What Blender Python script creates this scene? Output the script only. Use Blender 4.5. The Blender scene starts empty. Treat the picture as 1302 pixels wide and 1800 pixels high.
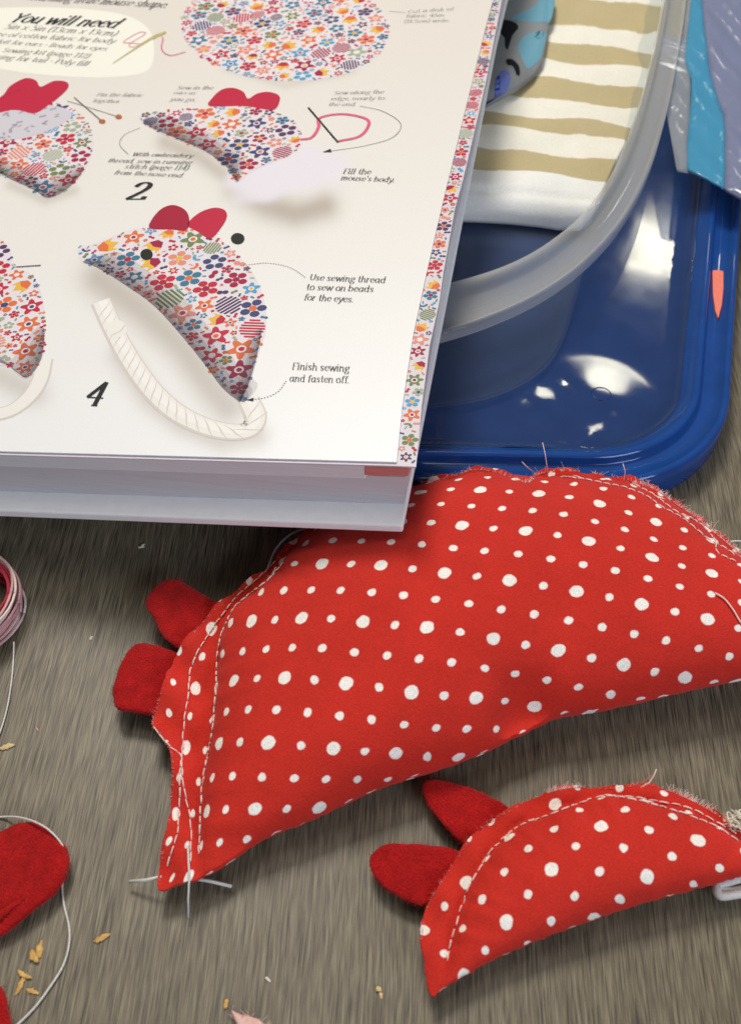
import bpy, bmesh, math, random
import numpy as np
from mathutils import Vector, Matrix
from mathutils.bvhtree import BVHTree
from mathutils.geometry import delaunay_2d_cdt, intersect_point_line

scene = bpy.context.scene
COL = scene.collection
rng = random.Random(7)

# ------------------------------------------------------------------ camera
W, H = 1302.0, 1800.0
DIST, ELEV = 0.36, math.radians(51)
FPX = 900 / math.tan(math.radians(25))
CAM = Vector((0, -DIST * math.cos(ELEV), DIST * math.sin(ELEV)))
FWD = Vector((0, math.cos(ELEV), -math.sin(ELEV)))
RGT = Vector((1, 0, 0))
UPV = RGT.cross(FWD)
cam_d = bpy.data.cameras.new('camera')
cam = bpy.data.objects.new('camera', cam_d)
COL.objects.link(cam)
cam.location = CAM
cam.rotation_euler = (math.pi / 2 - ELEV, 0, 0)
cam_d.sensor_fit = 'VERTICAL'
cam_d.angle = math.radians(50)
cam_d.clip_start = 0.01
cam_d.clip_end = 50
cam_d.dof.use_dof = True
cam_d.dof.focus_distance = 0.335
cam_d.dof.aperture_fstop = 13
scene.camera = cam


def ray(px, py):
    return FWD * FPX + RGT * (px - W / 2) + UPV * (H / 2 - py)


def at(px, py, z=0.0, a=0.0, b=0.0):
    """the point where the sight line of a photo pixel meets the plane z = z + a x + b y"""
    d = ray(px, py)
    n = Vector((-a, -b, 1))
    t = (z - n.dot(CAM)) / n.dot(d)
    return CAM + d * t


# ------------------------------------------------------------------ world, lamps, exposure
world = bpy.data.worlds.new('World')
scene.world = world
world.use_nodes = True
wn = world.node_tree.nodes
wl = world.node_tree.links
bg = wn['Background']
tc = wn.new('ShaderNodeTexCoord')
sx = wn.new('ShaderNodeSeparateXYZ')
wl.new(tc.outputs['Generated'], sx.inputs[0])
cr = wn.new('ShaderNodeValToRGB')
cr.color_ramp.elements[0].position = 0.0
cr.color_ramp.elements[0].color = (0.16, 0.15, 0.15, 1)
cr.color_ramp.elements[1].position = 1.0
cr.color_ramp.elements[1].color = (0.30, 0.29, 0.27, 1)
wl.new(sx.outputs['Z'], cr.inputs[0])
wl.new(cr.outputs[0], bg.inputs['Color'])
bg.inputs['Strength'].default_value = 0.48


def lamp(name, loc, target, sx_, sy_, power, color):
    l = bpy.data.lights.new(name, 'AREA')
    l.shape = 'RECTANGLE'
    l.size, l.size_y = sx_, sy_
    l.energy = power
    l.color = color
    o = bpy.data.objects.new(name, l)
    COL.objects.link(o)
    o.location = loc
    d = Vector(target) - Vector(loc)
    o.rotation_euler = d.to_track_quat('-Z', 'Y').to_euler()
    return o


def sph(az, el, r):
    az, el = math.radians(az), math.radians(el)
    return Vector((math.sin(az) * math.cos(el), math.cos(az) * math.cos(el), math.sin(el))) * r


lamp('key_lamp', sph(-12, 57, 1.7), (0, 0, 0), 0.46, 0.38, 20.0, (1.0, 0.94, 0.85))
lamp('ceiling_lamp', sph(-40, 76, 1.8), (0, 0, 0), 0.8, 0.8, 5.5, (1.0, 0.95, 0.86))
lamp('window_lamp', sph(142, 30, 1.5), (0, 0, 0.02), 0.8, 0.6, 11.0, (0.76, 0.84, 1.0))
# a ceiling panel further down the room, seen mirrored in the glossy lid
_p = at(1148, 432, 0.0095)
_d = ray(1148, 432).normalized()
_d.z = -_d.z
LAMP_P = _p + _d * 1.8
lamp('ceiling_panel', LAMP_P, _p, 0.085, 0.105, 0.55, (1.0, 0.95, 0.74))

scene.view_settings.view_transform = 'Standard'
scene.view_settings.look = 'None'
scene.view_settings.exposure = 0.0
scene.view_settings.gamma = 1.0
scene.view_settings.use_curve_mapping = False
scene.cycles.max_bounces = 10
scene.cycles.transparent_max_bounces = 16
scene.cycles.use_denoising = True

# ------------------------------------------------------------------ materials


def mat(name, color, rough=0.6, spec=0.5, **kw):
    m = bpy.data.materials.new(name)
    m.use_nodes = True
    b = m.node_tree.nodes['Principled BSDF']
    b.inputs['Base Color'].default_value = (*color, 1)
    b.inputs['Roughness'].default_value = rough
    b.inputs['Specular IOR Level'].default_value = spec
    for k, v in kw.items():
        b.inputs[k.replace('_', ' ')].default_value = v
    return m


def nodes(m):
    nt = m.node_tree
    return nt, nt.nodes, nt.links, nt.nodes['Principled BSDF']


def add_noise(m, scale, amount, detail=3, coord='Object', stretch=(1, 1, 1), bump=0.0, bdist=0.0002):
    """mottles a material's base colour and gives it a fine bump"""
    nt, n, l, b = nodes(m)
    c = n.new('ShaderNodeTexCoord')
    mp = n.new('ShaderNodeMapping')
    mp.inputs['Scale'].default_value = stretch
    l.new(c.outputs[coord], mp.inputs[0])
    t = n.new('ShaderNodeTexNoise')
    t.inputs['Scale'].default_value = scale
    t.inputs['Detail'].default_value = detail
    l.new(mp.outputs[0], t.inputs['Vector'])
    base = tuple(b.inputs['Base Color'].default_value)
    src = b.inputs['Base Color'].links[0].from_socket if b.inputs['Base Color'].links else None
    mx = n.new('ShaderNodeMix')
    mx.data_type = 'RGBA'
    mx.blend_type = 'MULTIPLY'
    mx.inputs[0].default_value = 1
    if src:
        l.new(src, mx.inputs[6])
    else:
        mx.inputs[6].default_value = base
    mr = n.new('ShaderNodeMapRange')
    mr.inputs['From Min'].default_value = 0.25
    mr.inputs['From Max'].default_value = 0.75
    mr.inputs['To Min'].default_value = 1 - amount
    mr.inputs['To Max'].default_value = 1 + amount
    l.new(t.outputs['Fac'], mr.inputs[0])
    l.new(mr.outputs[0], mx.inputs[7])
    l.new(mx.outputs[2], b.inputs['Base Color'])
    if bump:
        bp = n.new('ShaderNodeBump')
        bp.inputs['Strength'].default_value = bump
        bp.inputs['Distance'].default_value = bdist
        l.new(t.outputs['Fac'], bp.inputs['Height'])
        if b.inputs['Normal'].links:
            l.new(b.inputs['Normal'].links[0].from_socket, bp.inputs['Normal'])
        l.new(bp.outputs[0], b.inputs['Normal'])
    return m


def wood_material():
    m = mat('grey_brown_wood', (0.2, 0.16, 0.11), 0.42, 0.35)
    nt, n, l, b = nodes(m)
    c = n.new('ShaderNodeTexCoord')
    rot = n.new('ShaderNodeMapping')
    rot.vector_type = 'POINT'
    rot.inputs['Rotation'].default_value = (0, 0, math.radians(2.8))
    l.new(c.outputs['Object'], rot.inputs[0])
    # gentle waviness of the grain
    wv = n.new('ShaderNodeTexNoise')
    wv.inputs['Scale'].default_value = 9
    wv.inputs['Detail'].default_value = 2
    l.new(rot.outputs[0], wv.inputs['Vector'])
    sc_ = n.new('ShaderNodeVectorMath')
    sc_.operation = 'SCALE'
    sc_.inputs['Scale'].default_value = 0.004
    l.new(wv.outputs['Color'], sc_.inputs[0])
    ad = n.new('ShaderNodeVectorMath')
    l.new(rot.outputs[0], ad.inputs[0])
    l.new(sc_.outputs[0], ad.inputs[1])

    def streak(sx_, sy_, detail, rough=0.6):
        mp = n.new('ShaderNodeMapping')
        mp.inputs['Scale'].default_value = (sx_, sy_, 1)
        l.new(ad.outputs[0], mp.inputs[0])
        t = n.new('ShaderNodeTexNoise')
        t.inputs['Scale'].default_value = 1
        t.inputs['Detail'].default_value = detail
        t.inputs['Roughness'].default_value = rough
        l.new(mp.outputs[0], t.inputs['Vector'])
        return t
    fine = streak(2700, 95, 2, 0.6)
    mid = streak(1250, 42, 3, 0.65)
    broad = streak(160, 5.0, 3)

    def mul(t, k, lo, hi):
        r = n.new('ShaderNodeMapRange')
        r.inputs['From Min'].default_value = lo
        r.inputs['From Max'].default_value = hi
        r.inputs['To Min'].default_value = -k
        r.inputs['To Max'].default_value = k
        l.new(t.outputs['Fac'], r.inputs[0])
        return r.outputs[0]
    s1 = n.new('ShaderNodeMath')
    l.new(mul(fine, 0.36, 0.3, 0.7), s1.inputs[0])
    l.new(mul(mid, 0.26, 0.3, 0.7), s1.inputs[1])
    s2 = n.new('ShaderNodeMath')
    l.new(s1.outputs[0], s2.inputs[0])
    l.new(mul(broad, 0.07, 0.3, 0.7), s2.inputs[1])
    s3 = n.new('ShaderNodeMath')
    l.new(s2.outputs[0], s3.inputs[0])
    s3.inputs[1].default_value = 0.5
    rp = n.new('ShaderNodeValToRGB')
    e = rp.color_ramp.elements
    e[0].position, e[0].color = 0.02, (0.055, 0.041, 0.032, 1)
    e[1].position, e[1].color = 1.0, (0.262, 0.224, 0.150, 1)
    k = e.new(0.5)
    k.color = (0.148, 0.124, 0.083, 1)
    l.new(s3.outputs[0], rp.inputs[0])
    # fine dark pores along the grain
    pore = streak(2300, 70, 1, 0.5)
    pr = n.new('ShaderNodeMapRange')
    pr.inputs['From Min'].default_value = 0.57
    pr.inputs['From Max'].default_value = 0.66
    pr.inputs['To Min'].default_value = 1.06
    pr.inputs['To Max'].default_value = 0.58
    l.new(pore.outputs['Fac'], pr.inputs[0])
    pm_ = n.new('ShaderNodeMix')
    pm_.data_type = 'RGBA'
    pm_.blend_type = 'MULTIPLY'
    pm_.inputs[0].default_value = 1
    l.new(rp.outputs[0], pm_.inputs[6])
    l.new(pr.outputs[0], pm_.inputs[7])
    l.new(pm_.outputs[2], b.inputs['Base Color'])
    bp = n.new('ShaderNodeBump')
    bp.inputs['Strength'].default_value = 0.12
    bp.inputs['Distance'].default_value = 0.0002
    l.new(s3.outputs[0], bp.inputs['Height'])
    l.new(bp.outputs[0], b.inputs['Normal'])
    return m


def polka_material(name, rbig, rsmall, red=(0.575, 0.027, 0.016)):
    m = mat(name, red, 0.85, 0.15)
    nt, n, l, b = nodes(m)
    b.inputs['Sheen Weight'].default_value = 0.10
    b.inputs['Sheen Roughness'].default_value = 0.5
    uv = n.new('ShaderNodeUVMap')
    uv.uv_map = 'cloth'
    co = n.new('ShaderNodeTexCoord')
    ns = n.new('ShaderNodeTexNoise')
    ns.inputs['Scale'].default_value = 420
    ns.inputs['Detail'].default_value = 2
    l.new(co.outputs['Object'], ns.inputs['Vector'])
    s0 = n.new('ShaderNodeVectorMath')
    s0.operation = 'SUBTRACT'
    l.new(ns.outputs['Color'], s0.inputs[0])
    s0.inputs[1].default_value = (0.5, 0.5, 0.5)
    s1 = n.new('ShaderNodeVectorMath')
    s1.operation = 'SCALE'
    s1.inputs['Scale'].default_value = 0.09
    l.new(s0.outputs[0], s1.inputs[0])
    ad = n.new('ShaderNodeVectorMath')
    l.new(uv.outputs[0], ad.inputs[0])
    l.new(s1.outputs[0], ad.inputs[1])
    sp = n.new('ShaderNodeSeparateXYZ')
    l.new(ad.outputs[0], sp.inputs[0])

    def M(op, a, bb=None):
        k = n.new('ShaderNodeMath')
        k.operation = op
        for i, v in enumerate((a, bb)):
            if v is None:
                continue
            if isinstance(v, (int, float)):
                k.inputs[i].default_value = v
            else:
                l.new(v, k.inputs[i])
        return k.outputs[0]
    rx = M('ROUND', sp.outputs[0])
    ry = M('ROUND', sp.outputs[1])
    dx = M('SUBTRACT', sp.outputs[0], rx)
    dy = M('SUBTRACT', sp.outputs[1], ry)
    dd = M('SQRT', M('ADD', M('MULTIPLY', dx, dx), M('MULTIPLY', dy, dy)))
    # both indices even -> large dot
    ex = M('ABSOLUTE', M('SUBTRACT', M('MULTIPLY', rx, 0.5), M('ROUND', M('MULTIPLY', rx, 0.5001))))
    ey = M('ABSOLUTE', M('SUBTRACT', M('MULTIPLY', ry, 0.5), M('ROUND', M('MULTIPLY', ry, 0.5001))))
    big = M('LESS_THAN', M('ADD', ex, ey), 0.25)
    rad = M('ADD', M('MULTIPLY', big, rbig - rsmall), rsmall)
    edge = n.new('ShaderNodeMapRange')
    edge.inputs['From Min'].default_value = -0.02
    edge.inputs['From Max'].default_value = 0.02
    l.new(M('SUBTRACT', rad, dd), edge.inputs[0])
    mx = n.new('ShaderNodeMix')
    mx.data_type = 'RGBA'
    l.new(edge.outputs[0], mx.inputs[0])
    mx.inputs[6].default_value = (*red, 1)
    mx.inputs[7].default_value = (0.90, 0.86, 0.79, 1)
    l.new(mx.outputs[2], b.inputs['Base Color'])
    # woven bump and faint colour variation
    add_noise(m, 60, 0.07, 4)
    add_noise(m, 130, 0.03, 3, bump=0.35, bdist=0.0014)
    add_noise(m, 2400, 0.17, 2, bump=0.5, bdist=0.0003)
    return m


M_WOOD = wood_material()
M_POLKA = polka_material('red_polka_cotton', 0.205, 0.128)
M_FELT = add_noise(add_noise(mat('red_felt', (0.38, 0.009, 0.009), 0.95, 0.05, Sheen_Weight=0.12), 2000, 0.38, 3, bump=0.9, bdist=0.0005), 260, 0.2, 4)
M_THREAD = add_noise(mat('pale_thread', (0.78, 0.66, 0.58), 0.8, 0.2), 3000, 0.15)
M_STITCH = mat('pink_stitch', (0.90, 0.64, 0.58), 0.8, 0.2)
M_FRAY = mat('frayed_red_thread', (0.62, 0.13, 0.10), 0.85, 0.1)
M_PINK = mat('pink_thread', (0.72, 0.30, 0.30), 0.8, 0.2)
M_WHITE = add_noise(mat('white_cord', (0.70, 0.68, 0.64), 0.75, 0.2), 2500, 0.2)
M_PAGE = None
M_INK = mat('printing_ink', (0.03, 0.028, 0.03), 0.6, 0.12)
M_INKMID = mat('faded_ink', (0.075, 0.07, 0.07), 0.6, 0.12)
M_INKSOFT = mat('grey_ink', (0.17, 0.155, 0.15), 0.6, 0.12)

# ------------------------------------------------------------------ object helpers


def tag(o, label, cat, group=None, kind=None):
    if label:
        o['label'] = label
    if cat:
        o['category'] = cat
    if group:
        o['group'] = group
    if kind:
        o['kind'] = kind
    return o


def thing(name, loc, label, cat, group=None):
    o = bpy.data.objects.new(name, None)
    o.empty_display_size = 0.01
    COL.objects.link(o)
    o.location = loc
    return tag(o, label, cat, group)


def link(name, me, parent=None):
    o = bpy.data.objects.new(name, me)
    COL.objects.link(o)
    if parent is not None:
        o.parent = parent
        t = Vector((0, 0, 0))
        p = parent
        while p is not None:
            t += p.location
            p = p.parent
        # meshes are written in world coordinates
        me.transform(Matrix.Translation(-t))
    return o


def centre_origin(o):
    """puts the origin of a single-mesh thing under it"""
    me = o.data
    c = np.zeros(len(me.vertices) * 3)
    me.vertices.foreach_get('co', c)
    c = c.reshape(-1, 3)
    m = Vector((float(c[:, 0].mean()), float(c[:, 1].mean()), float(c[:, 2].min())))
    me.transform(Matrix.Translation(-m))
    o.location = m
    return o


class MB:
    def __init__(self):
        self.v, self.f, self.m, self.mats = [], [], [], []

    def mi(self, m):
        if m not in self.mats:
            self.mats.append(m)
        return self.mats.index(m)

    def add(self, vs, fs, m):
        k = len(self.v)
        i = self.mi(m)
        self.v += [tuple(p) for p in vs]
        for f in fs:
            self.f.append(tuple(k + q for q in f))
            self.m.append(i)

    def tube(self, pts, r, m, seg=6, taper=None, cap=True):
        pts = [Vector(p) for p in pts]
        if len(pts) < 2:
            return
        vs, fs = [], []
        up = Vector((0.13, 0.2, 0.97))
        for i, p in enumerate(pts):
            t = (pts[min(i + 1, len(pts) - 1)] - pts[max(i - 1, 0)])
            if t.length < 1e-9:
                t = Vector((1, 0, 0))
            t.normalize()
            s = t.cross(up)
            if s.length < 1e-3:
                s = t.cross(Vector((1, 0, 0)))
            s.normalize()
            u = s.cross(t)
            rr = r if taper is None else r * taper[i] if hasattr(taper, '__len__') else r * (1 - (1 - taper) * i / (len(pts) - 1))
            for k in range(seg):
                a = 2 * math.pi * k / seg
                vs.append(p + s * math.cos(a) * rr + u * math.sin(a) * rr)
        for i in range(len(pts) - 1):
            for k in range(seg):
                a, b = i * seg + k, i * seg + (k + 1) % seg
                fs.append((a, a + seg, b + seg, b))
        if cap:
            fs.append(tuple(range(seg)))
            e = (len(pts) - 1) * seg
            fs.append(tuple(e + k for k in reversed(range(seg))))
        self.add(vs, fs, m)

    def build(self, name, parent=None, smooth=True):
        me = bpy.data.meshes.new(name)
        me.from_pydata(self.v, [], self.f)
        for m in self.mats:
            me.materials.append(m)
        me.polygons.foreach_set('material_index', self.m)
        if smooth:
            me.polygons.foreach_set('use_smooth', [True] * len(self.f))
        me.update()
        return link(name, me, parent)


def smooth_line(pts, n=6, closed=False):
    """Catmull-Rom through the points"""
    P = [np.array(p, float) for p in pts]
    m = len(P)
    out = []
    rngs = range(m) if closed else range(m - 1)
    for i in rngs:
        p0 = P[(i - 1) % m] if closed or i > 0 else 2 * P[0] - P[1]
        p1, p2 = P[i], P[(i + 1) % m]
        p3 = P[(i + 2) % m] if closed or i + 2 < m else 2 * P[-1] - P[-2]
        for k in range(n):
            t = k / n
            out.append(0.5 * ((2 * p1) + (p2 - p0) * t + (2 * p0 - 5 * p1 + 4 * p2 - p3) * t * t + (3 * p1 - p0 - 3 * p2 + p3) * t ** 3))
    if not closed:
        out.append(P[-1])
    return out


def resample(pts, step=None, n=None, closed=False):
    P = [np.array(p, float) for p in pts]
    if closed:
        P = P + [P[0]]
    A = np.array(P)
    d = np.r_[0, np.cumsum(np.linalg.norm(np.diff(A, axis=0), axis=1))]
    if n is None:
        n = max(3, int(round(d[-1] / step)))
    s = np.linspace(0, d[-1], n + 1)
    R = np.stack([np.interp(s, d, A[:, k]) for k in range(A.shape[1])], 1)
    return R[:-1] if closed else R


def inside(poly, x, y):
    """vectorised point in polygon"""
    poly = np.asarray(poly)
    x, y = np.asarray(x, float), np.asarray(y, float)
    c = np.zeros(x.shape, bool)
    j = len(poly) - 1
    for i in range(len(poly)):
        xi, yi = poly[i]
        xj, yj = poly[j]
        if yi != yj:
            k = ((yi > y) != (yj > y)) & (x < (xj - xi) * (y - yi) / (yj - yi) + xi)
            c ^= k
        j = i
    return c


def dist_poly(poly, x, y, closed=True):
    """distance from points to a polyline"""
    P = np.asarray(poly, float)
    x, y = np.asarray(x, float).ravel(), np.asarray(y, float).ravel()
    best = np.full(x.shape, 1e9)
    n = len(P)
    for i in range(n if closed else n - 1):
        a, b = P[i], P[(i + 1) % n]
        ab = b - a
        L = ab @ ab + 1e-18
        t = np.clip(((x - a[0]) * ab[0] + (y - a[1]) * ab[1]) / L, 0, 1)
        best = np.minimum(best, np.hypot(x - a[0] - t * ab[0], y - a[1] - t * ab[1]))
    return best


def fill(outline, step, extra_lines=(), inset=()):
    """triangulates an outline with a grid of inner points; extra_lines are kept as edges"""
    o = np.asarray(outline, float)
    V = [Vector(p) for p in o]
    n = len(V)
    E = [(i, (i + 1) % n) for i in range(n)]
    for ln in extra_lines:
        k = len(V)
        V += [Vector(p) for p in ln]
        E += [(k + i, k + i + 1) for i in range(len(ln) - 1)]
    lo, hi = o.min(0), o.max(0)
    xs = np.arange(lo[0], hi[0], step)
    ys = np.arange(lo[1], hi[1], step * 0.866)
    g = [(x + (0.5 * step if j % 2 else 0), y) for j, y in enumerate(ys) for x in xs]
    g = np.array(g) + np.random.RandomState(3).uniform(-0.12, 0.12, (len(g), 2)) * step
    dd = dist_poly(o, g[:, 0], g[:, 1])
    ok = inside(o, g[:, 0], g[:, 1]) & (dd > step * 0.55)
    for ln in extra_lines:
        ok &= dist_poly(ln, g[:, 0], g[:, 1], False) > step * 0.45
    V += [Vector(p) for p in g[ok]]
    # rings close to the outline
    for d in inset:
        q = np.roll(o, -1, 0) - np.roll(o, 1, 0)
        q /= np.linalg.norm(q, axis=1)[:, None] + 1e-12
        nrm = np.stack([-q[:, 1], q[:, 0]], 1)
        area = 0.5 * np.sum(o[:, 0] * np.roll(o[:, 1], -1) - np.roll(o[:, 0], -1) * o[:, 1])
        r = o + nrm * d * (1 if area > 0 else -1)
        okk = inside(o, r[:, 0], r[:, 1]) & (dist_poly(o, r[:, 0], r[:, 1]) > d * 0.8)
        V += [Vector(p) for p in r[okk]]
    vv, ee, ff, _, _, _ = delaunay_2d_cdt(V, E, [list(range(n))], 1, 1e-7)
    return np.array([tuple(p) for p in vv]), [tuple(f) for f in ff]


def boundary_edges(F):
    cnt = {}
    for f in F:
        for i in range(len(f)):
            a, b = f[i], f[(i + 1) % len(f)]
            cnt[(min(a, b), max(a, b))] = cnt.get((min(a, b), max(a, b)), 0) + 1
    out = []
    for f in F:
        for i in range(len(f)):
            a, b = f[i], f[(i + 1) % len(f)]
            if cnt[(min(a, b), max(a, b))] == 1:
                out.append((a, b))
    return out


def slab(mb, outline, ztop, zbot, material, step, inset=(), extra=()):
    """a solid sheet: ztop / zbot are functions of plan x, y (arrays)"""
    P, F = fill(outline, step, extra, inset)
    zt, zb = ztop(P[:, 0], P[:, 1]), zbot(P[:, 0], P[:, 1])
    n = len(P)
    V = [(x, y, z) for (x, y), z in zip(P, zt)] + [(x, y, z) for (x, y), z in zip(P, zb)]
    # orient
    a, b, c = (P[i] for i in F[0])
    if (b[0] - a[0]) * (c[1] - a[1]) - (b[1] - a[1]) * (c[0] - a[0]) < 0:
        F = [tuple(reversed(f)) for f in F]
    FF = list(F) + [tuple(n + i for i in reversed(f)) for f in F]
    FF += [(a, n + a, n + b, b) for a, b in boundary_edges(F)]
    mb.add(V, FF, material)
    return P, F


def plan(px, z=0.0, a=0.0, b=0.0):
    return np.array([tuple(at(p[0], p[1], z, a, b))[:2] for p in px])


# ------------------------------------------------------------------ the table
mb = MB()
mb.add([(-1.1, -0.6, 0), (1.1, -0.6, 0), (1.1, 1.3, 0), (-1.1, 1.3, 0),
        (-1.1, -0.6, -0.03), (1.1, -0.6, -0.03), (1.1, 1.3, -0.03), (-1.1, 1.3, -0.03)],
       [(0, 1, 2, 3), (7, 6, 5, 4), (0, 4, 5, 1), (1, 5, 6, 2), (2, 6, 7, 3), (3, 7, 4, 0)], M_WOOD)
tag(mb.build('table', smooth=False), 'grey brown wood grain table top under the sewing things', 'table', kind='structure')

# ------------------------------------------------------------------ the storage lid
M_LID = mat('blue_plastic', (0.018, 0.044, 0.145), 0.08, 0.5)
add_noise(M_LID, 90, 0.10, 3)
M_LIDRIM = add_noise(mat('blue_plastic_lit_rim', (0.012, 0.062, 0.26), 0.10, 0.5), 90, 0.1, 3)  # same plastic as the floor; light passing through the rim painted as brighter blue
_nt, _n, _l, _b = nodes(M_LID)
_c = _n.new('ShaderNodeTexCoord')
_t = _n.new('ShaderNodeTexNoise')
_t.inputs['Scale'].default_value = 30
_t.inputs['Detail'].default_value = 2
_l.new(_c.outputs['Object'], _t.inputs['Vector'])
_bp = _n.new('ShaderNodeBump')
_bp.inputs['Strength'].default_value = 0.012
_rr = _n.new('ShaderNodeMapRange')
_rr.inputs['From Min'].default_value = 0.3
_rr.inputs['From Max'].default_value = 0.7
_rr.inputs['To Min'].default_value = 0.05
_rr.inputs['To Max'].default_value = 0.13
_t2 = _n.new('ShaderNodeTexNoise')
_t2.inputs['Scale'].default_value = 60
_t2.inputs['Detail'].default_value = 6
_l.new(_c.outputs['Object'], _t2.inputs['Vector'])
_l.new(_t2.outputs['Fac'], _rr.inputs[0])
_l.new(_rr.outputs[0], _b.inputs['Roughness'])
_bp.inputs['Distance'].default_value = 0.002
_l.new(_t.outputs['Fac'], _bp.inputs['Height'])
_l.new(_bp.outputs[0], _b.inputs['Normal'])


def rounded_poly(pts, rad, n=28):
    """polygon with rounded corners, counter clockwise"""
    out = []
    m = len(pts)
    for i in range(m):
        p0, p1, p2 = (np.array(pts[(i + k) % m], float) for k in (-1, 0, 1))
        u, v = p0 - p1, p2 - p1
        u /= np.linalg.norm(u)
        v /= np.linalg.norm(v)
        half = math.acos(np.clip(u @ v, -1, 1)) / 2
        r = rad[i]
        t = r / math.tan(half)
        bis = (u + v) / np.linalg.norm(u + v)
        c = p1 + bis * r / math.sin(half)
        a0 = p1 + u * t - c
        a1 = p1 + v * t - c
        s0, s1 = math.atan2(a0[1], a0[0]), math.atan2(a1[1], a1[0])
        d = (s1 - s0 + math.pi) % (2 * math.pi) - math.pi
        for k in range(n + 1):
            s = s0 + d * k / n
            out.append(c + r * np.array([math.cos(s), math.sin(s)]))
    return np.array(out)


def inset_poly(pts, d):
    m = len(pts)
    lines = []
    for i in range(m):
        a, b = np.array(pts[i], float), np.array(pts[(i + 1) % m], float)
        t = (b - a) / np.linalg.norm(b - a)
        nrm = np.array([-t[1], t[0]])
        lines.append((a + nrm * d, t))
    out = []
    for i in range(m):
        (p, t), (q, s) = lines[i - 1], lines[i]
        A = np.array([[t[0], -s[0]], [t[1], -s[1]]])
        k = np.linalg.solve(A, q - p)
        out.append(p + t * k[0])
    return out


_fr = plan([(1290, 868), (300, 862), (1309, 250)], 0.012)
_right = _fr[2] - plan([(1287, 620)], 0.012)[0]
_right /= np.linalg.norm(_right)
_pr = plan([(1288, 620)], 0.012)[0]
# front line meets the right line
_f0, _f1 = plan([(1000, 852)], 0.012)[0], plan([(300, 838)], 0.012)[0]
_t = (_f1 - _f0) / np.linalg.norm(_f1 - _f0)
_A = np.array([[_t[0], -_right[0]], [_t[1], -_right[1]]])
_k = np.linalg.solve(_A, _pr - _f0)
FR = _f0 + _t * _k[0]
LID = [FR, FR + _right * 0.30, FR + _right * 0.30 + _t * 0.20, FR + _t * 0.20]
LR = [0.052, 0.05, 0.05, 0.05]


def lid_ring(d):
    return rounded_poly(inset_poly(LID, d), [max(r - d, 0.004) for r in LR])


prof = [(0.0006, 0.0), (0.0, 0.001), (0.0, 0.0105), (0.0006, 0.0122), (0.0018, 0.0126), (0.0029, 0.0120), (0.0034, 0.0108),
        (0.0093, 0.0106), (0.0099, 0.0110), (0.0104, 0.0130), (0.0111, 0.0138), (0.0124, 0.0139), (0.0134, 0.0132), (0.0146, 0.0120), (0.0165, 0.0110)]
mb = MB()
rings = [lid_ring(d) for d, z in prof]
nr = len(rings[0])
V = [(p[0], p[1], z) for r, (d, z) in zip(rings, prof) for p in r]
F = []
for i in range(len(prof) - 1):
    for k in range(nr):
        a, b = i * nr + k, i * nr + (k + 1) % nr
        F.append((a, b, b + nr, a + nr))
mb.add(V, F, M_LIDRIM)
lid_root = thing('box_cover', (FR[0] - 0.09, FR[1] + 0.12, 0), 'blue plastic box lid with raised rounded rim lying on the table', 'lid')
mb.build('rim', lid_root)
fl = resample(lid_ring(0.0165), 0.0022, closed=True)
# tilted patches added to the floor, shaped to mirror ceiling_panel as highlights
WARPS = []


def warp(px, py, r, rr, ang=0, k=1.0):
    p = at(px, py, 0.0076)
    nn_ = ((LAMP_P - p).normalized() - ray(px, py).normalized()).normalized()
    WARPS.append((np.array((p.x, p.y)), r, rr, k * nn_.x / nn_.z, k * nn_.y / nn_.z, math.radians(ang)))


warp(1066, 662, 0.0185, 0.0150, -40)
warp(958, 690, 0.0085, 0.0058, 25)
warp(968, 797, 0.0200, 0.0024, 6)
warp(1046, 752, 0.0100, 0.0034, 52)


def lid_floor(x, y):
    d = dist_poly(fl, x, y)
    z = 0.0076 + 0.0034 * np.clip(1 - d / 0.0075, 0, 1) ** 2.2
    for p, r, r2, gx, gy, an in WARPS:
        dx, dy = x - p[0], y - p[1]
        u = (dx * math.cos(an) + dy * math.sin(an)) / r
        v = (-dx * math.sin(an) + dy * math.cos(an)) / r2
        q = np.sqrt(u * u + v * v)
        w = 1 / (1 + np.exp((q - 1) * 9))
        z = z - (gx * dx + gy * dy) * w
    return z


mb = MB()
slab(mb, fl, lid_floor, lambda x, y: lid_floor(x, y) - 0.0016, M_LID, 0.0022, inset=(0.0006, 0.0013))
# a moulded button near the corner
bc = at(1056, 694, 0.0078)
ring_pts = [(bc.x + 0.0033 * math.cos(a), bc.y + 0.0033 * math.sin(a)) for a in np.linspace(0, 2 * math.pi, 40)]
rz = lid_floor(np.array([p[0] for p in ring_pts]), np.array([p[1] for p in ring_pts]))
mb.tube([(p[0], p[1], z + 0.00005) for p, z in zip(ring_pts, rz)], 0.00018, M_LID, 6)
mb.build('floor_panel', lid_root)

# coral sliver lying in the gutter of the lid
mb = MB()
M_CORAL = add_noise(mat('coral_paper', (0.86, 0.22, 0.15), 0.7, 0.2), 900, 0.08)
o = plan([(1252, 474), (1261, 473), (1271, 475), (1271, 505), (1268, 535), (1262, 558), (1257, 545), (1253, 515)], 0.0122)
slab(mb, resample(o, 0.0008, closed=True), lambda x, y: 0.0118 + 0 * x, lambda x, y: 0.0108 + 0 * x, M_CORAL, 0.002)
tag(centre_origin(mb.build('paper_scrap', smooth=False)), 'pointed coral pink scrap lying in the gutter of the blue lid', 'scrap')

# ------------------------------------------------------------------ the clear tray
M_CLEAR = bpy.data.materials.new('clear_plastic')
M_CLEAR.use_nodes = True


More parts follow.
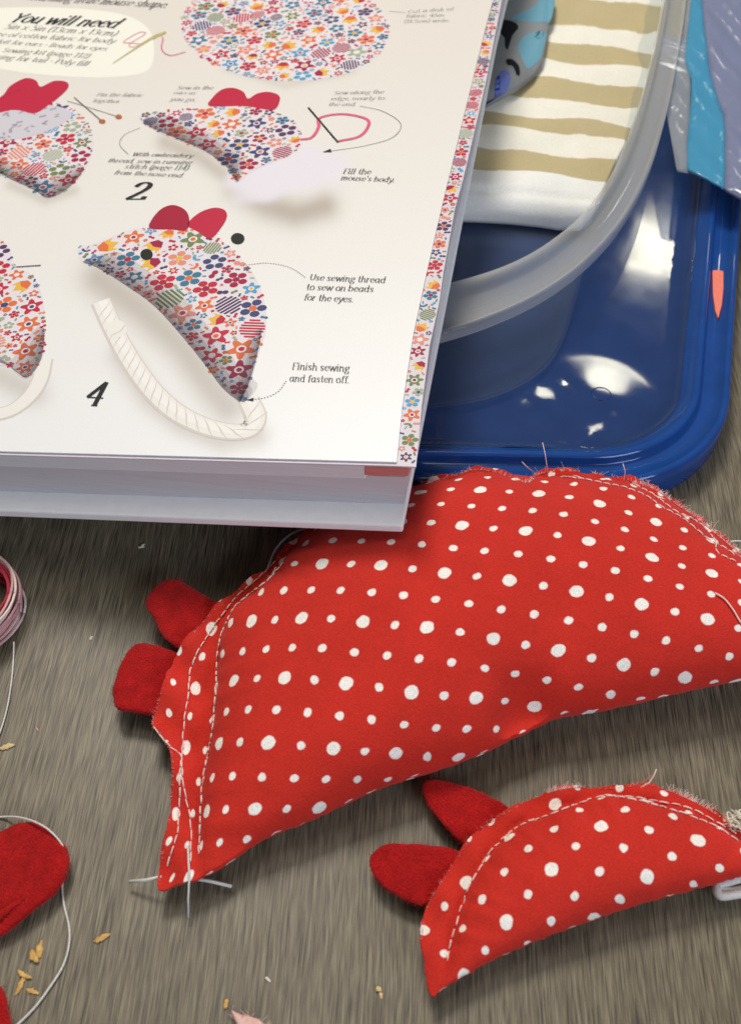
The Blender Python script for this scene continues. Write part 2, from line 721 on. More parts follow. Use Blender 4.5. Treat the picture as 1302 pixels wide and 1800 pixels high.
def clear_setup(m, tint, body, frac, rough=0.14, edge=0.5):
    nt, n, l, b = nodes(m)
    b.inputs['Base Color'].default_value = (*body, 1)
    b.inputs['Roughness'].default_value = rough
    tr = n.new('ShaderNodeBsdfTransparent')
    tr.inputs[0].default_value = (*tint, 1)
    lw = n.new('ShaderNodeLayerWeight')
    lw.inputs['Blend'].default_value = 0.35
    mr = n.new('ShaderNodeMapRange')
    mr.inputs['To Min'].default_value = frac
    mr.inputs['To Max'].default_value = min(1, frac + edge)
    l.new(lw.outputs['Facing'], mr.inputs[0])
    mx = n.new('ShaderNodeMixShader')
    l.new(mr.outputs[0], mx.inputs[0])
    l.new(tr.outputs[0], mx.inputs[1])
    l.new(b.outputs[0], mx.inputs[2])
    l.new(mx.outputs[0], n['Material Output'].inputs[0])


clear_setup(M_CLEAR, (0.93, 0.95, 0.97), (0.74, 0.74, 0.70), 0.15, 0.08, 0.60)
M_CLEARWALL = bpy.data.materials.new('clear_plastic_wall')
M_CLEARWALL.use_nodes = True
clear_setup(M_CLEARWALL, (0.9, 0.93, 0.95), (0.36, 0.40, 0.44), 0.015, 0.12, 0.15)

TRZ = 0.028
outer_px = [(1222, -160), (1205, 0), (1190, 100), (1170, 200), (1140, 300), (1096, 385), (1036, 455), (960, 513), (870, 557), (770, 590), (650, 616), (500, 636), (340, 650)]
inner_px = [(1184, -160), (1163, 0), (1143, 100), (1116, 200), (1078, 295), (1028, 368), (962, 425), (880, 468), (770, 500), (650, 524), (500, 544), (340, 556)]
base_px = [(1075, -100), (1068, 100), (1056, 250), (1034, 420), (1006, 550), (977, 627), (931, 673), (852, 708), (746, 723), (600, 738), (450, 748), (340, 755)]


def open_curve(px, z, n=90):
    c = smooth_line(plan(px, z), 8)
    return resample(c, n=n)


oc, ic, bcv = open_curve(outer_px, TRZ), open_curve(inner_px, TRZ), open_curve(base_px, 0.0095)


def close_curve(c, off=0.0):
    # the hidden far side, under the book and out of frame
    a, b = c[-1], c[0]
    far = [np.array([a[0] - off, a[1] + 0.06]), np.array([a[0] - off, b[1] + off]), np.array([(a[0] + b[0]) / 2, b[1] + off + 0.004])]
    ext = resample(np.array([a] + far + [b]), n=40)[1:-1]
    return np.vstack([c, ext])


oc, ic, bcv = close_curve(oc, 0.010), close_curve(ic, 0.0), close_curve(bcv, -0.005)


def mixc(t):
    return ic * (1 - t) + oc * t


def body_c(t):
    return (ic * 0.75 + oc * 0.25) * (1 - t) + bcv * t


rows = [(mixc(0.97), TRZ - 0.0042), (mixc(1.0), TRZ - 0.0038), (mixc(1.01), TRZ - 0.0004), (mixc(0.99), TRZ + 0.0007), (mixc(0.95), TRZ + 0.0009), (mixc(0.91), TRZ + 0.0002), (mixc(0.88), TRZ - 0.0008), (mixc(0.84), TRZ - 0.0013),
        (mixc(0.40), TRZ - 0.0013), (mixc(0.35), TRZ - 0.0008), (mixc(0.31), TRZ + 0.0004), (mixc(0.26), TRZ + 0.0014), (mixc(0.20), TRZ + 0.0017), (mixc(0.10), TRZ + 0.0012), (mixc(0.03), TRZ + 0.0002), (mixc(0.0), TRZ - 0.0016)]
tray_root = thing('storage_tray', (0.06, 0.16, 0.0078), 'clear plastic tub with wide rim standing on the blue lid, folded fabric inside', 'tub')


def loft(name, rows, m, parent):
    mb = MB()
    n = len(rows[0][0])
    V = [(p[0], p[1], z) for c, z in rows for p in c]
    F = []
    for i in range(len(rows) - 1):
        for k in range(n):
            a, b = i * n + k, i * n + (k + 1) % n
            F.append((a, b, b + n, a + n))
    mb.add(V, F, m)
    return mb.build(name, parent)


loft('rim', rows, M_CLEAR, tray_root)
rows = [(body_c(0.0), TRZ - 0.0014), (body_c(0.03), TRZ - 0.003), (body_c(0.5), 0.019), (body_c(0.93), 0.0115), (body_c(0.985), 0.0100), (body_c(0.99) * 0.985 + bcv.mean(0) * 0.015, 0.0092)]
loft('wall', rows, M_CLEARWALL, tray_root)
mb = MB()
slab(mb, resample(body_c(0.99) * 0.98 + bcv.mean(0) * 0.02, 0.004, closed=True), lambda x, y: 0.0092 + 0 * x, lambda x, y: 0.0086 + 0 * x, M_CLEARWALL, 0.012)
mb.build('base', tray_root)

# ------------------------------------------------------------------ fabrics in the tray
M_STRIPE = mat('cream_tan_stripe_cotton', (0.8, 0.77, 0.66), 0.9, 0.1)
nt, n, l, b = nodes(M_STRIPE)
uv = n.new('ShaderNodeUVMap')
uv.uv_map = 'cloth'
tcn = n.new('ShaderNodeTexCoord')
nz = n.new('ShaderNodeTexNoise')
nz.inputs['Scale'].default_value = 110
nz.inputs['Detail'].default_value = 4
l.new(tcn.outputs['Object'], nz.inputs['Vector'])
sp = n.new('ShaderNodeSeparateXYZ')
l.new(uv.outputs[0], sp.inputs[0])
k1 = n.new('ShaderNodeMath')
k1.operation = 'MULTIPLY_ADD'
l.new(nz.outputs['Fac'], k1.inputs[0])
k1.inputs[1].default_value = 0.16
l.new(sp.outputs['Y'], k1.inputs[2])
fr = n.new('ShaderNodeMath')
fr.operation = 'FRACT'
l.new(k1.outputs[0], fr.inputs[0])
rp = n.new('ShaderNodeValToRGB')
rp.color_ramp.interpolation = 'LINEAR'
e = rp.color_ramp.elements
e[0].position, e[0].color = 0.0, (0.80, 0.78, 0.68, 1)
e[1].position, e[1].color = 1.0, (0.80, 0.78, 0.68, 1)
for ps, c_ in ((0.50, (0.80, 0.78, 0.68, 1)), (0.53, (0.50, 0.42, 0.24, 1)), (0.96, (0.50, 0.42, 0.24, 1)), (0.985, (0.80, 0.78, 0.68, 1))):
    q = e.new(ps)
    q.color = c_
l.new(fr.outputs[0], rp.inputs[0])
# no stripes below the hem
gt = n.new('ShaderNodeMath')
gt.operation = 'GREATER_THAN'
l.new(sp.outputs['Y'], gt.inputs[0])
gt.inputs[1].default_value = 0.45
mxs = n.new('ShaderNodeMix')
mxs.data_type = 'RGBA'
l.new(gt.outputs[0], mxs.inputs[0])
mxs.inputs[6].default_value = (0.80, 0.80, 0.76, 1)
l.new(rp.outputs[0], mxs.inputs[7])
l.new(mxs.outputs[2], b.inputs['Base Color'])
add_noise(M_STRIPE, 1800, 0.08, 2, bump=0.3, bdist=0.0003)
add_noise(M_STRIPE, 50, 0.06, 3, bump=0.4, bdist=0.0012)

SZ = 0.0205
st_px = [(1196, -160), (1168, 0), (1150, 90), (1124, 190), (1092, 270), (1062, 330), (1040, 368), (1022, 380), (985, 379), (950, 374), (900, 369), (850, 366), (800, 364), (720, 364), (640, 364), (640, 100), (640, -160)]
st_o = resample(plan(st_px, 0.0175), 0.0022, closed=True)
front_line = plan([(1044, 382), (985, 379), (950, 374), (900, 369), (850, 366), (800, 364), (640, 364)], 0.0175)


def st_top(x, y):
    d = dist_poly(front_line, x, y, False)
    q = np.clip(d / 0.010, 0, 1)
    z = 0.0120 + 0.0085 * np.sqrt(np.clip(1 - (1 - q) ** 2, 0, 1))
    z = z + 0.0007 * np.sin(x * 160 + y * 60) * q + 0.0005 * np.sin(y * 190 - x * 50) * q
    # a crease above the hem
    z = z - 0.0016 * np.exp(-((d - 0.0085) / 0.0013) ** 2)
    return z


mb = MB()
P, F = slab(mb, st_o, st_top, lambda x, y: np.minimum(st_top(x, y) - 0.001, 0.0105 + 0 * x), M_STRIPE, 0.0022, inset=(0.0004, 0.001))
so = mb.build('striped_fabric')
me = so.data
# stripe coordinate: the row of the cloth, measured down the fabric
rows_px = [(-120, 5.5 + 0.5), (-40, 5.0), (52, 4.0), (112, 3.46), (145, 3.0), (182, 2.46)]
vy = np.array([410, 317, 277, 238, 213, 182, 145, 112, 79, 50, 0, -60, -160], float)
vv_ = np.array([-0.4, 0.46, 1.0 - 0.07, 1.46, 1.93, 2.46, 2.93, 3.46, 3.93, 4.46, 4.93, 5.6, 6.8], float)
ly = me.uv_layers.new(name='cloth')
co = np.zeros(len(me.vertices) * 3)
me.vertices.foreach_get('co', co)
co = co.reshape(-1, 3)


def project(p):
    v = np.asarray(p) - np.array(CAM)
    d = v @ np.array(FWD)
    return W / 2 + FPX * (v @ np.array(RGT)) / d, H / 2 - FPX * (v @ np.array(UPV)) / d


ex, ey = project(np.c_[co[:, :2], np.full(len(co), SZ)])
ey2 = ey - 6 - 0.10 * (ex - 1060) * 1.0
li = np.zeros(len(me.loops), np.int32)
me.loops.foreach_get('vertex_index', li)
vcoord = np.interp(ey2, vy[np.argsort(vy)], vv_[np.argsort(vy)]) - 0.08
uvd = np.stack([co[:, 0] * 100, vcoord], 1)[li]
ly.data.foreach_set('uv', uvd.ravel())
tag(centre_origin(so), 'cream and tan striped cotton folded in the clear tub', 'fabric')

M_GREYC = add_noise(add_noise(mat('grey_cotton', (0.25, 0.26, 0.26), 0.9, 0.1), 1800, 0.1, 2, bump=0.3, bdist=0.0003), 60, 0.12)
M_PBLUE = mat('sky_blue_print', (0.16, 0.36, 0.46), 0.9, 0.1)
M_PBLACK = mat('black_print', (0.015, 0.016, 0.02), 0.9, 0.1)
M_PVIO = mat('violet_blue_print', (0.16, 0.2, 0.5), 0.9, 0.1)
M_PDBL = mat('deep_blue_print', (0.02, 0.05, 0.32), 0.9, 0.1)
gz = 0.0275
g_px = [(975, -120), (968, -20), (966, 30), (960, 75), (953, 105), (938, 128), (905, 152), (870, 170), (840, 186), (800, 200), (700, 200), (700, -120)]
g_o = resample(plan(g_px, gz - 0.002), 0.002, closed=True)


def g_top(x, y):
    d = dist_poly(g_o, x, y)
    q = np.clip(d / 0.006, 0, 1)
    return gz - 0.003 * (1 - q) ** 2 + 0.0006 * np.sin(x * 210 + 1) * q


mb = MB()
slab(mb, g_o, g_top, lambda x, y: np.minimum(g_top(x, y) - 0.0008, 0.0225), M_GREYC, 0.002, inset=(0.0006,))


def Z5(pts):
    return [(700 + a / 2.163, b / 2.163) for a, b in pts]


for pts, m in ((Z5([(430, 75), (470, 45), (520, 15), (560, -25), (596, -25), (582, 55), (540, 78), (500, 80)]), M_PBLUE),
               (Z5([(455, 180), (475, 140), (510, 120), (562, 108), (555, 160), (540, 205), (515, 235), (490, 255), (468, 225)]), M_PBLUE),
               (Z5([(380, 92), (400, 80), (440, 88), (455, 108), (432, 140), (415, 192), (404, 180), (402, 150), (388, 130)]), M_PBLACK),
               (Z5([(408, 232), (430, 230), (455, 252), (462, 278), (448, 282), (432, 256), (414, 252)]), M_PBLACK),
               (Z5([(515, 128), (548, 106), (552, 118), (540, 136), (522, 142)]), M_PBLACK),
               (Z5([(345, 375), (365, 350), (372, 300), (395, 268), (425, 285), (420, 315), (395, 345), (375, 355)]), M_PVIO),
               (Z5([(366, 350), (370, 300), (384, 290), (386, 330), (380, 350)]), M_PDBL),
               (Z5([(318, 398), (322, 378), (350, 360), (372, 352), (360, 372)]), M_PDBL)):
    q = resample(smooth_line(plan(pts, gz), 5, True), 0.0006, closed=True)
    P, F = fill(q, 0.0015)
    ok = True
    mb.add([(x, y, z + 0.00006) for (x, y), z in zip(P, g_top(P[:, 0], P[:, 1]))], F, m)
go = mb.build('patterned_fabric')
tag(centre_origin(go), 'grey fabric with black and sky blue shapes tucked in the tub beside the book', 'fabric')

# ------------------------------------------------------------------ the plastic pouch at the top right
def film(name, color, frac, rough=0.12):
    m = bpy.data.materials.new(name)
    m.use_nodes = True
    clear_setup(m, (0.95, 0.97, 1.0), color, frac, rough)
    return m


M_FILM = film('clear_film', (0.5, 0.53, 0.55), 0.16)
M_FBLUE = film('blue_film', (0.08, 0.36, 0.58), 0.60, 0.15)
M_FLILAC = film('lilac_film', (0.24, 0.27, 0.42), 0.72, 0.16)
pouch_root = thing('plastic_pouch', (at(1262, 150, 0.02).x, at(1262, 150, 0.02).y, 0.012), 'glossy plastic pouch with blue border and lilac middle beside the clear tub', 'pouch')
PZ = 0.0245


def pz(x, y):
    return PZ + 0.0007 * np.sin(x * 260 + y * 45) + 0.0009 * np.sin(x * 110 - y * 60 + 1) + 0.0004 * np.sin(y * 140 + x * 520) + 0.00025 * np.abs(np.sin(y * 210 - x * 420 + 2 * np.sin(y * 90))) + 0.0002 * np.abs(np.sin(y * 120 + x * 640))


def pouch_part(name, px, m, dz=0.0, th=0.0009, step=0.002):
    q = resample(plan(px, PZ), 0.0018, closed=True)
    mb = MB()
    slab(mb, q, lambda x, y: pz(x, y) + dz, lambda x, y: pz(x, y) + dz - th, m, step)
    return mb.build(name, pouch_root)


pouch_part('clear_edge', [(1216, -140), (1204, 0), (1192, 70), (1186, 110), (1177, 160), (1172, 195), (1178, 240), (1190, 298), (1210, 302), (1209, 250), (1212, 200), (1212, 140), (1212, 60), (1222, -140)], M_FILM)
pouch_part('blue_border', [(1222, -140), (1213, 0), (1206, 60), (1202, 110), (1214, 140), (1212, 200), (1208, 250), (1206, 297), (1225, 310), (1250, 322), (1272, 333), (1272, 260), (1273, 200), (1262, 175), (1250, 135), (1240, 90), (1234, 40), (1233, 0), (1240, -140)], M_FBLUE, 0.0003)
pouch_part('printed_middle', [(1240, -140), (1233, 0), (1234, 40), (1240, 90), (1250, 135), (1262, 175), (1273, 200), (1272, 260), (1272, 333), (1302, 352), (1345, 372), (1420, 360), (1420, -140)], M_FLILAC, 0.0005, 0.0012)

# ------------------------------------------------------------------ stuffed mice


def cg(L_i, L_j, w, diag, b, x0, fixed, iters=700):
    """solves the graph Laplace system with conjugate gradients"""
    free = ~fixed
    n = len(b)

    def A(x):
        y = diag * x
        y -= np.bincount(L_i, w * x[L_j], n)
        y -= np.bincount(L_j, w * x[L_i], n)
        y[fixed] = 0
        return y
    x = x0.copy()
    r = b - A(x)
    r[fixed] = 0
    M = np.where(diag > 0, 1 / np.maximum(diag, 1e-12), 0)
    z = M * r
    p = z.copy()
    rz = r @ z
    for _ in range(iters):
        Ap = A(p)
        k = p @ Ap
        if abs(k) < 1e-30:
            break
        a = rz / k
        x += a * p
        r -= a * Ap
        r[fixed] = 0
        z = M * r
        rz2 = r @ z
        if rz2 < 1e-22:
            break
        p = z + rz2 / rz * p
        rz = rz2
    return x


def cot_laplace(P, T):
    """edge list with cotangent weights of a triangle mesh"""
    I, J, Wt = [], [], []
    for a, b, c in ((0, 1, 2), (1, 2, 0), (2, 0, 1)):
        u = P[T[:, a]] - P[T[:, c]]
        v = P[T[:, b]] - P[T[:, c]]
        cr_ = np.linalg.norm(np.cross(u, v), axis=1) + 1e-15
        ct = np.clip((u * v).sum(1) / cr_, 0.02, 20)
        I.append(T[:, a])
        J.append(T[:, b])
        Wt.append(ct * 0.5)
    I, J, Wt = map(np.concatenate, (I, J, Wt))
    n = len(P)
    diag = np.bincount(I, Wt, n) + np.bincount(J, Wt, n)
    return I, J, Wt, diag


def tps_fit(X, Y, lam=2e-4):
    n = len(X)
    s = X.std()
    c = X.mean(0)
    Xn = (X - c) / s
    d = np.linalg.norm(Xn[:, None] - Xn[None], axis=2)
    K = np.where(d > 0, d * d * np.log(d + 1e-12), 0) + lam * n * np.eye(n)
    Pm = np.c_[np.ones(n), Xn]
    A = np.block([[K, Pm], [Pm.T, np.zeros((3, 3))]])
    S = np.linalg.solve(A, np.r_[Y, np.zeros((3, Y.shape[1]))])

    def f(Q):
        Qn = (Q - c) / s
        d = np.linalg.norm(Qn[:, None] - Xn[None], axis=2)
        K = np.where(d > 0, d * d * np.log(d + 1e-12), 0)
        return K @ S[:n] + np.c_[np.ones(len(Q)), Qn] @ S[n:]
    return f


def mouse_body(root, outline_px, stuffed_px, plane, puff, step, dents, dots, fab_angle, lift_px, wrinkle, seed, pucker=0.0009):
    z0, ga, gb = plane
    out = resample(smooth_line(plan(outline_px, z0, ga, gb), 5, True), step * 0.7, closed=True)
    # ragged raw edge
    r_ = np.random.RandomState(seed)
    out = out + r_.uniform(-1, 1, out.shape) * 0.00022
    stuf = resample(smooth_line(plan(stuffed_px, z0, ga, gb), 5, True), step * 0.8, closed=True)
    stuf_in = [p for p in stuf if inside(out, [p[0]], [p[1]])[0] and dist_poly(out, [p[0]], [p[1]])[0] > step * 0.5]
    P, F = fill(out, step, [], (step * 0.12, step * 0.3))
    a, b, c = (P[i] for i in F[0])
    if (b[0] - a[0]) * (c[1] - a[1]) - (b[1] - a[1]) * (c[0] - a[0]) < 0:
        F = [tuple(reversed(f)) for f in F]
    T = np.array(F)
    n = len(P)
    ins = inside(stuf, P[:, 0], P[:, 1])
    bnd = np.zeros(n, bool)
    for e_ in boundary_edges(F):
        bnd[list(e_)] = True
    fixed = (~ins) | bnd
    I, J, Wt, diag = cot_laplace(np.c_[P, np.zeros(n)], T)
    area = np.zeros(n)
    ar = 0.5 * np.abs(np.cross(P[T[:, 1]] - P[T[:, 0]], P[T[:, 2]] - P[T[:, 0]]))
    for k in range(3):
        area += np.bincount(T[:, k], ar / 3, n)
    phi = cg(I, J, Wt, diag, area * (~fixed), np.zeros(n), fixed)
    half = puff * np.sqrt(2 * np.maximum(phi, 0))
    ze = z0 + ga * P[:, 0] + gb * P[:, 1]
    ds = dist_poly(stuf, P[:, 0], P[:, 1])
    x, y = P[:, 0], P[:, 1]
    # puckers running in from the seam, soft lumps of stuffing
    lump = 0.5 * np.sin(x * 95 + 1.3 + seed) * np.sin(y * 120 + 0.4 * seed) + 0.5 * np.sin(x * 170 - y * 140 + seed)
    top = half * (1 + wrinkle * lump)
    for (dx_, dy_, rad, dep) in dents:
        c_ = at(dx_, dy_, z0 + 0.012, ga, gb)
        top = top - dep * np.exp(-((x - c_.x) ** 2 + (y - c_.y) ** 2) / rad ** 2) * np.clip(half / 0.006, 0, 1)
    si = np.array(stuf_in)
    sl = np.r_[0, np.cumsum(np.linalg.norm(np.diff(si, axis=0), axis=1))]
    dm = np.hypot(x[:, None] - si[None, :, 0], y[:, None] - si[None, :, 1])
    near = dm.argmin(1)
    dn, sn = dm.min(1), sl[near]
    ph = 2 * math.pi * sn / 0.0075 + 2.2 * np.sin(sn * 260 + seed) + 1.3 * np.sin(sn * 610)
    top = top + pucker * np.sin(ph) * np.exp(-dn / 0.007) * np.clip(half / 0.004, 0, 1)
    flap = np.where(ins, 0, 1) * np.clip(ds / 0.006, 0, 1)
    ruf = flap * (0.0012 * np.sin((x + y) * 330) + 0.0008 * np.sin((x - 0.7 * y) * 610 + 2))
    # the stitched groove
    grv = -0.0006 * np.exp(-(ds / 0.0012) ** 2) * (~bnd)
    zt = ze + np.maximum(top, 0) + 0.0006 + ruf + grv * 0.6
    zb = np.maximum(np.minimum(ze - half * 0.75 - 0.0006 + ruf, zt - 0.0006), 0.0004 + 0.0004 * r_.rand(n))
    zt = np.maximum(zt, zb + 0.0006)
    P3 = np.c_[P, zt]
    # cloth coordinates: follow the cloth over the curved surface without stretching it
    e1 = P3[T[:, 1]] - P3[T[:, 0]]
    e2 = P3[T[:, 2]] - P3[T[:, 0]]
    nn = np.cross(e1, e2)
    A2 = np.linalg.norm(nn, axis=1) + 1e-15
    nn /= A2[:, None]
    ax = np.array([math.cos(fab_angle), math.sin(fab_angle), 0])
    gu = ax - nn * (nn @ ax)[:, None]
    gu /= np.linalg.norm(gu, axis=1)[:, None] + 1e-9
    gv = np.cross(nn, gu)
    I, J, Wt, diag = cot_laplace(P3, T)
    UV = []
    for g in (gu, gv):
        div = np.zeros(n)
        for k in range(3):
            i, j, o_ = T[:, k], T[:, (k + 1) % 3], T[:, (k + 2) % 3]
            # gradient of the hat function of corner k
            opp = P3[o_] - P3[j]
            gr = np.cross(nn, opp) / A2[:, None]
            div += np.bincount(i, (gr * g).sum(1) * A2 * 0.5, n)
        x0 = P3 @ (ax if g is gu else np.array([-math.sin(fab_angle), math.cos(fab_angle), 0]))
        fx = np.zeros(n, bool)
        fx[n // 2] = True
        UV.append(cg(I, J, Wt, diag, div, x0, fx, 500))
    UV = np.stack(UV, 1)
    bvh = BVHTree.FromPolygons([tuple(p) for p in P3], F)
    S_, D_ = [], []
    for (px, py, m_, n_) in dots:
        loc, nor, idx, dist = bvh.ray_cast(CAM, ray(px, py).normalized())
        if loc is None:
            continue
        t = F[idx]
        A = np.array([P3[t[0]] - P3[t[2]], P3[t[1]] - P3[t[2]]]).T
        s = np.linalg.lstsq(A, np.array(loc) - P3[t[2]], rcond=None)[0]
        S_.append(UV[t[0]] * s[0] + UV[t[1]] * s[1] + UV[t[2]] * (1 - s[0] - s[1]))
        D_.append((m_, n_))
    S_, D_ = np.array(S_), np.array(D_, float)
    q = tps_fit(S_, D_)(UV)
    V = [tuple(p) for p in P3] + [(p[0], p[1], z) for p, z in zip(P, zb)]
    FF = list(F) + [tuple(n + i for i in reversed(f)) for f in F]
    FF += [(a, n + a, n + b, b) for a, b in boundary_edges(F)]
    mb = MB()
    mb.add(V, FF, M_POLKA)
    o = mb.build('body', root)
    me = o.data
    ly = me.uv_layers.new(name='cloth')
    li = np.zeros(len(me.loops), np.int32)
    me.loops.foreach_get('vertex_index', li)
    qq = np.vstack([q, q + 0.37])
    ly.data.foreach_set('uv', qq[li].ravel())
    return o, bvh, out


def drape(bvh, px, off=0.0004, n=6, fallback=0.012):
    pts = []
    for p in smooth_line(px, n):
        loc, nor, i, d = bvh.ray_cast(CAM, ray(p[0], p[1]).normalized())
        if loc is None:
            loc, nor = at(p[0], p[1], fallback), Vector((0, 0, 1))
        if nor.dot(ray(p[0], p[1])) > 0:
            nor = -nor
        pts.append(loc + nor * off)
    return pts


def stitches(mb, bvh, px, length, gap, r, m, off=0.0003):
    pts = np.array([tuple(p) for p in drape(bvh, px, off, 10)])
    d = np.r_[0, np.cumsum(np.linalg.norm(np.diff(pts, axis=0), axis=1))]
    s = 0
    while s + length < d[-1]:
        q = [np.array([np.interp(s + t * length, d, pts[:, k]) for k in range(3)]) for t in (0, 0.25, 0.5, 0.75, 1)]
        q[0][2] -= 0.0003
        q[4][2] -= 0.0003
        jit = Vector((rng.uniform(-1, 1), rng.uniform(-1, 1), 0)) * 0.00012
        mb.tube([Vector(v) + jit for v in q], r * rng.uniform(0.8, 1.15), m, 5)
        s += length + gap * rng.uniform(0.7, 1.3)


def fray(mb, bvh, px, count, lmin, lmax, r, mats, spread=0.9, fallback=0.012, out_dir=None):
    line = smooth_line(px, 12)
    for _ in range(count):
        i = rng.randrange(len(line) - 1)
        t = rng.random()
        p = line[i] * (1 - t) + line[i + 1] * t
        tv = line[i + 1] - line[i]
        nrm = np.array([tv[1], -tv[0]])
        nrm = nrm / (np.linalg.norm(nrm) + 1e-9)
        loc, nor, _i, d = bvh.ray_cast(CAM, ray(p[0] - nrm[0] * 3, p[1] - nrm[1] * 3).normalized())
        if loc is None:
            continue
        L = rng.uniform(lmin, lmax) * (1.8 if rng.random() < 0.08 else 1)
        # direction outwards in plan
        q = at(p[0] + nrm[0] * 10, p[1] + nrm[1] * 10, loc.z) - at(p[0], p[1], loc.z)
        q.z = 0
        q.normalize()
        tt = Vector((-q.y, q.x, 0))
        dirn = (q + tt * rng.uniform(-spread, spread) + Vector((0, 0, rng.uniform(-0.1, 0.6)))).normalized()
        curl = tt * rng.uniform(-0.8, 0.8) + Vector((0, 0, rng.uniform(-0.5, 0.3)))
        pts = [loc + Vector((0, 0, 0.0001)) + dirn * (L * k / 4) + curl * L * (k / 4) ** 2 * 0.5 for k in range(5)]
        mb.tube(pts, r * rng.uniform(0.7, 1.2), rng.choice(mats), 4, 0.5)


def felt(name, px, zfun, th, parent=None, label=None, cat=None, plane=(0.006, 0, 0), step=0.0022, n=5):
    o = resample(smooth_line(plan(px, *plane), n, True), step * 0.6, closed=True)
    r_ = np.random.RandomState(len(px))
    o = o + r_.uniform(-1, 1, o.shape) * 0.00012

    def top(x, y):
        d = dist_poly(o, x, y)
        q = np.clip(d / (th * 0.5), 0, 1)
        return zfun(x, y) + th * (0.5 + 0.5 * np.sqrt(1 - (1 - q) ** 2)) + 0.00012 * np.sin(x * 900) * np.sin(y * 1100)

    def bot(x, y):
        d = dist_poly(o, x, y)
        q = np.clip(d / (th * 0.5), 0, 1)
        return np.maximum(zfun(x, y) + th * (0.5 - 0.5 * np.sqrt(1 - (1 - q) ** 2)), 0.0002)
    mb = MB()
    slab(mb, o, top, bot, M_FELT, step, inset=(th * 0.08, th * 0.3))
    # felt fuzz standing off the rim
    for _ in range(int(len(o) * 2.2)):
        i = rng.randrange(len(o))
        t = o[(i + 1) % len(o)] - o[i - 1]
        nr_ = Vector((t[1], -t[0], 0)).normalized()
        if inside(o, [o[i][0] + nr_.x * 0.0005], [o[i][1] + nr_.y * 0.0005])[0]:
            nr_ = -nr_
        zz = float(zfun(np.array([o[i][0]]), np.array([o[i][1]]))[0]) + th * rng.uniform(0.2, 0.9)
        p = Vector((o[i][0], o[i][1], max(zz, 0.0004)))
        t_ = Vector((-nr_.y, nr_.x, 0))
        L = rng.uniform(0.0003, 0.0009)
        d_ = nr_ + t_ * rng.uniform(-1.3, 1.3) + Vector((0, 0, rng.uniform(-0.2, 0.5)))
        mb.tube([p - nr_ * 0.0003, p + d_ * L * 0.5, p + d_ * L + t_ * rng.uniform(-0.4, 0.4) * L], 0.000035, M_FELT, 3, cap=False)
    ob = mb.build(name, parent)
    if label:
        tag(centre_origin(ob), label, cat)
    return ob


BIG_OUT = [(278, 1562), (285, 1500), (297, 1440), (301, 1390), (303, 1340), (290, 1300), (268, 1276), (273, 1245), (285, 1215), (298, 1180), (318, 1140),
           (345, 1105), (372, 1075), (402, 1050), (440, 1022), (472, 998), (492, 973), (520, 946), (550, 924), (590, 902), (640, 880), (690, 862),
           (740, 848), (790, 836), (832, 824), (870, 828), (905, 838), (925, 846), (945, 832), (985, 826), (1035, 829), (1065, 839), (1110, 843), (1150, 858),
           (1182, 880), (1215, 902), (1250, 930), (1282, 956), (1315, 985), (1365, 1030), (1402, 1080), (1420, 1130), (1410, 1165),
           (1360, 1183), (1302, 1193), (1250, 1202), (1200, 1213), (1150, 1225), (1100, 1236), (1050, 1247), (1010, 1253), (978, 1258), (955, 1270), (920, 1286), (860, 1315),
           (800, 1340), (740, 1360), (680, 1378), (640, 1395), (580, 1424), (520, 1450), (470, 1471), (430, 1496), (395, 1520), (350, 1546), (310, 1556)]
BIG_STUF = [(362, 1560), (352, 1500), (355, 1440), (360, 1380), (371, 1300), (379, 1225), (382, 1165), (391, 1120), (408, 1085), (440, 1055), (478, 1024), (505, 988),
            (540, 955), (600, 922), (690, 886), (790, 856), (860, 846), (950, 856), (1035, 852), (1100, 862), (1145, 880), (1190, 908), (1240, 948), (1285, 985),
            (1340, 1030), (1385, 1085), (1400, 1135), (1420, 1175), (1302, 1215), (1100, 1258), (978, 1280), (860, 1335), (740, 1385), (580, 1450), (430, 1522)]
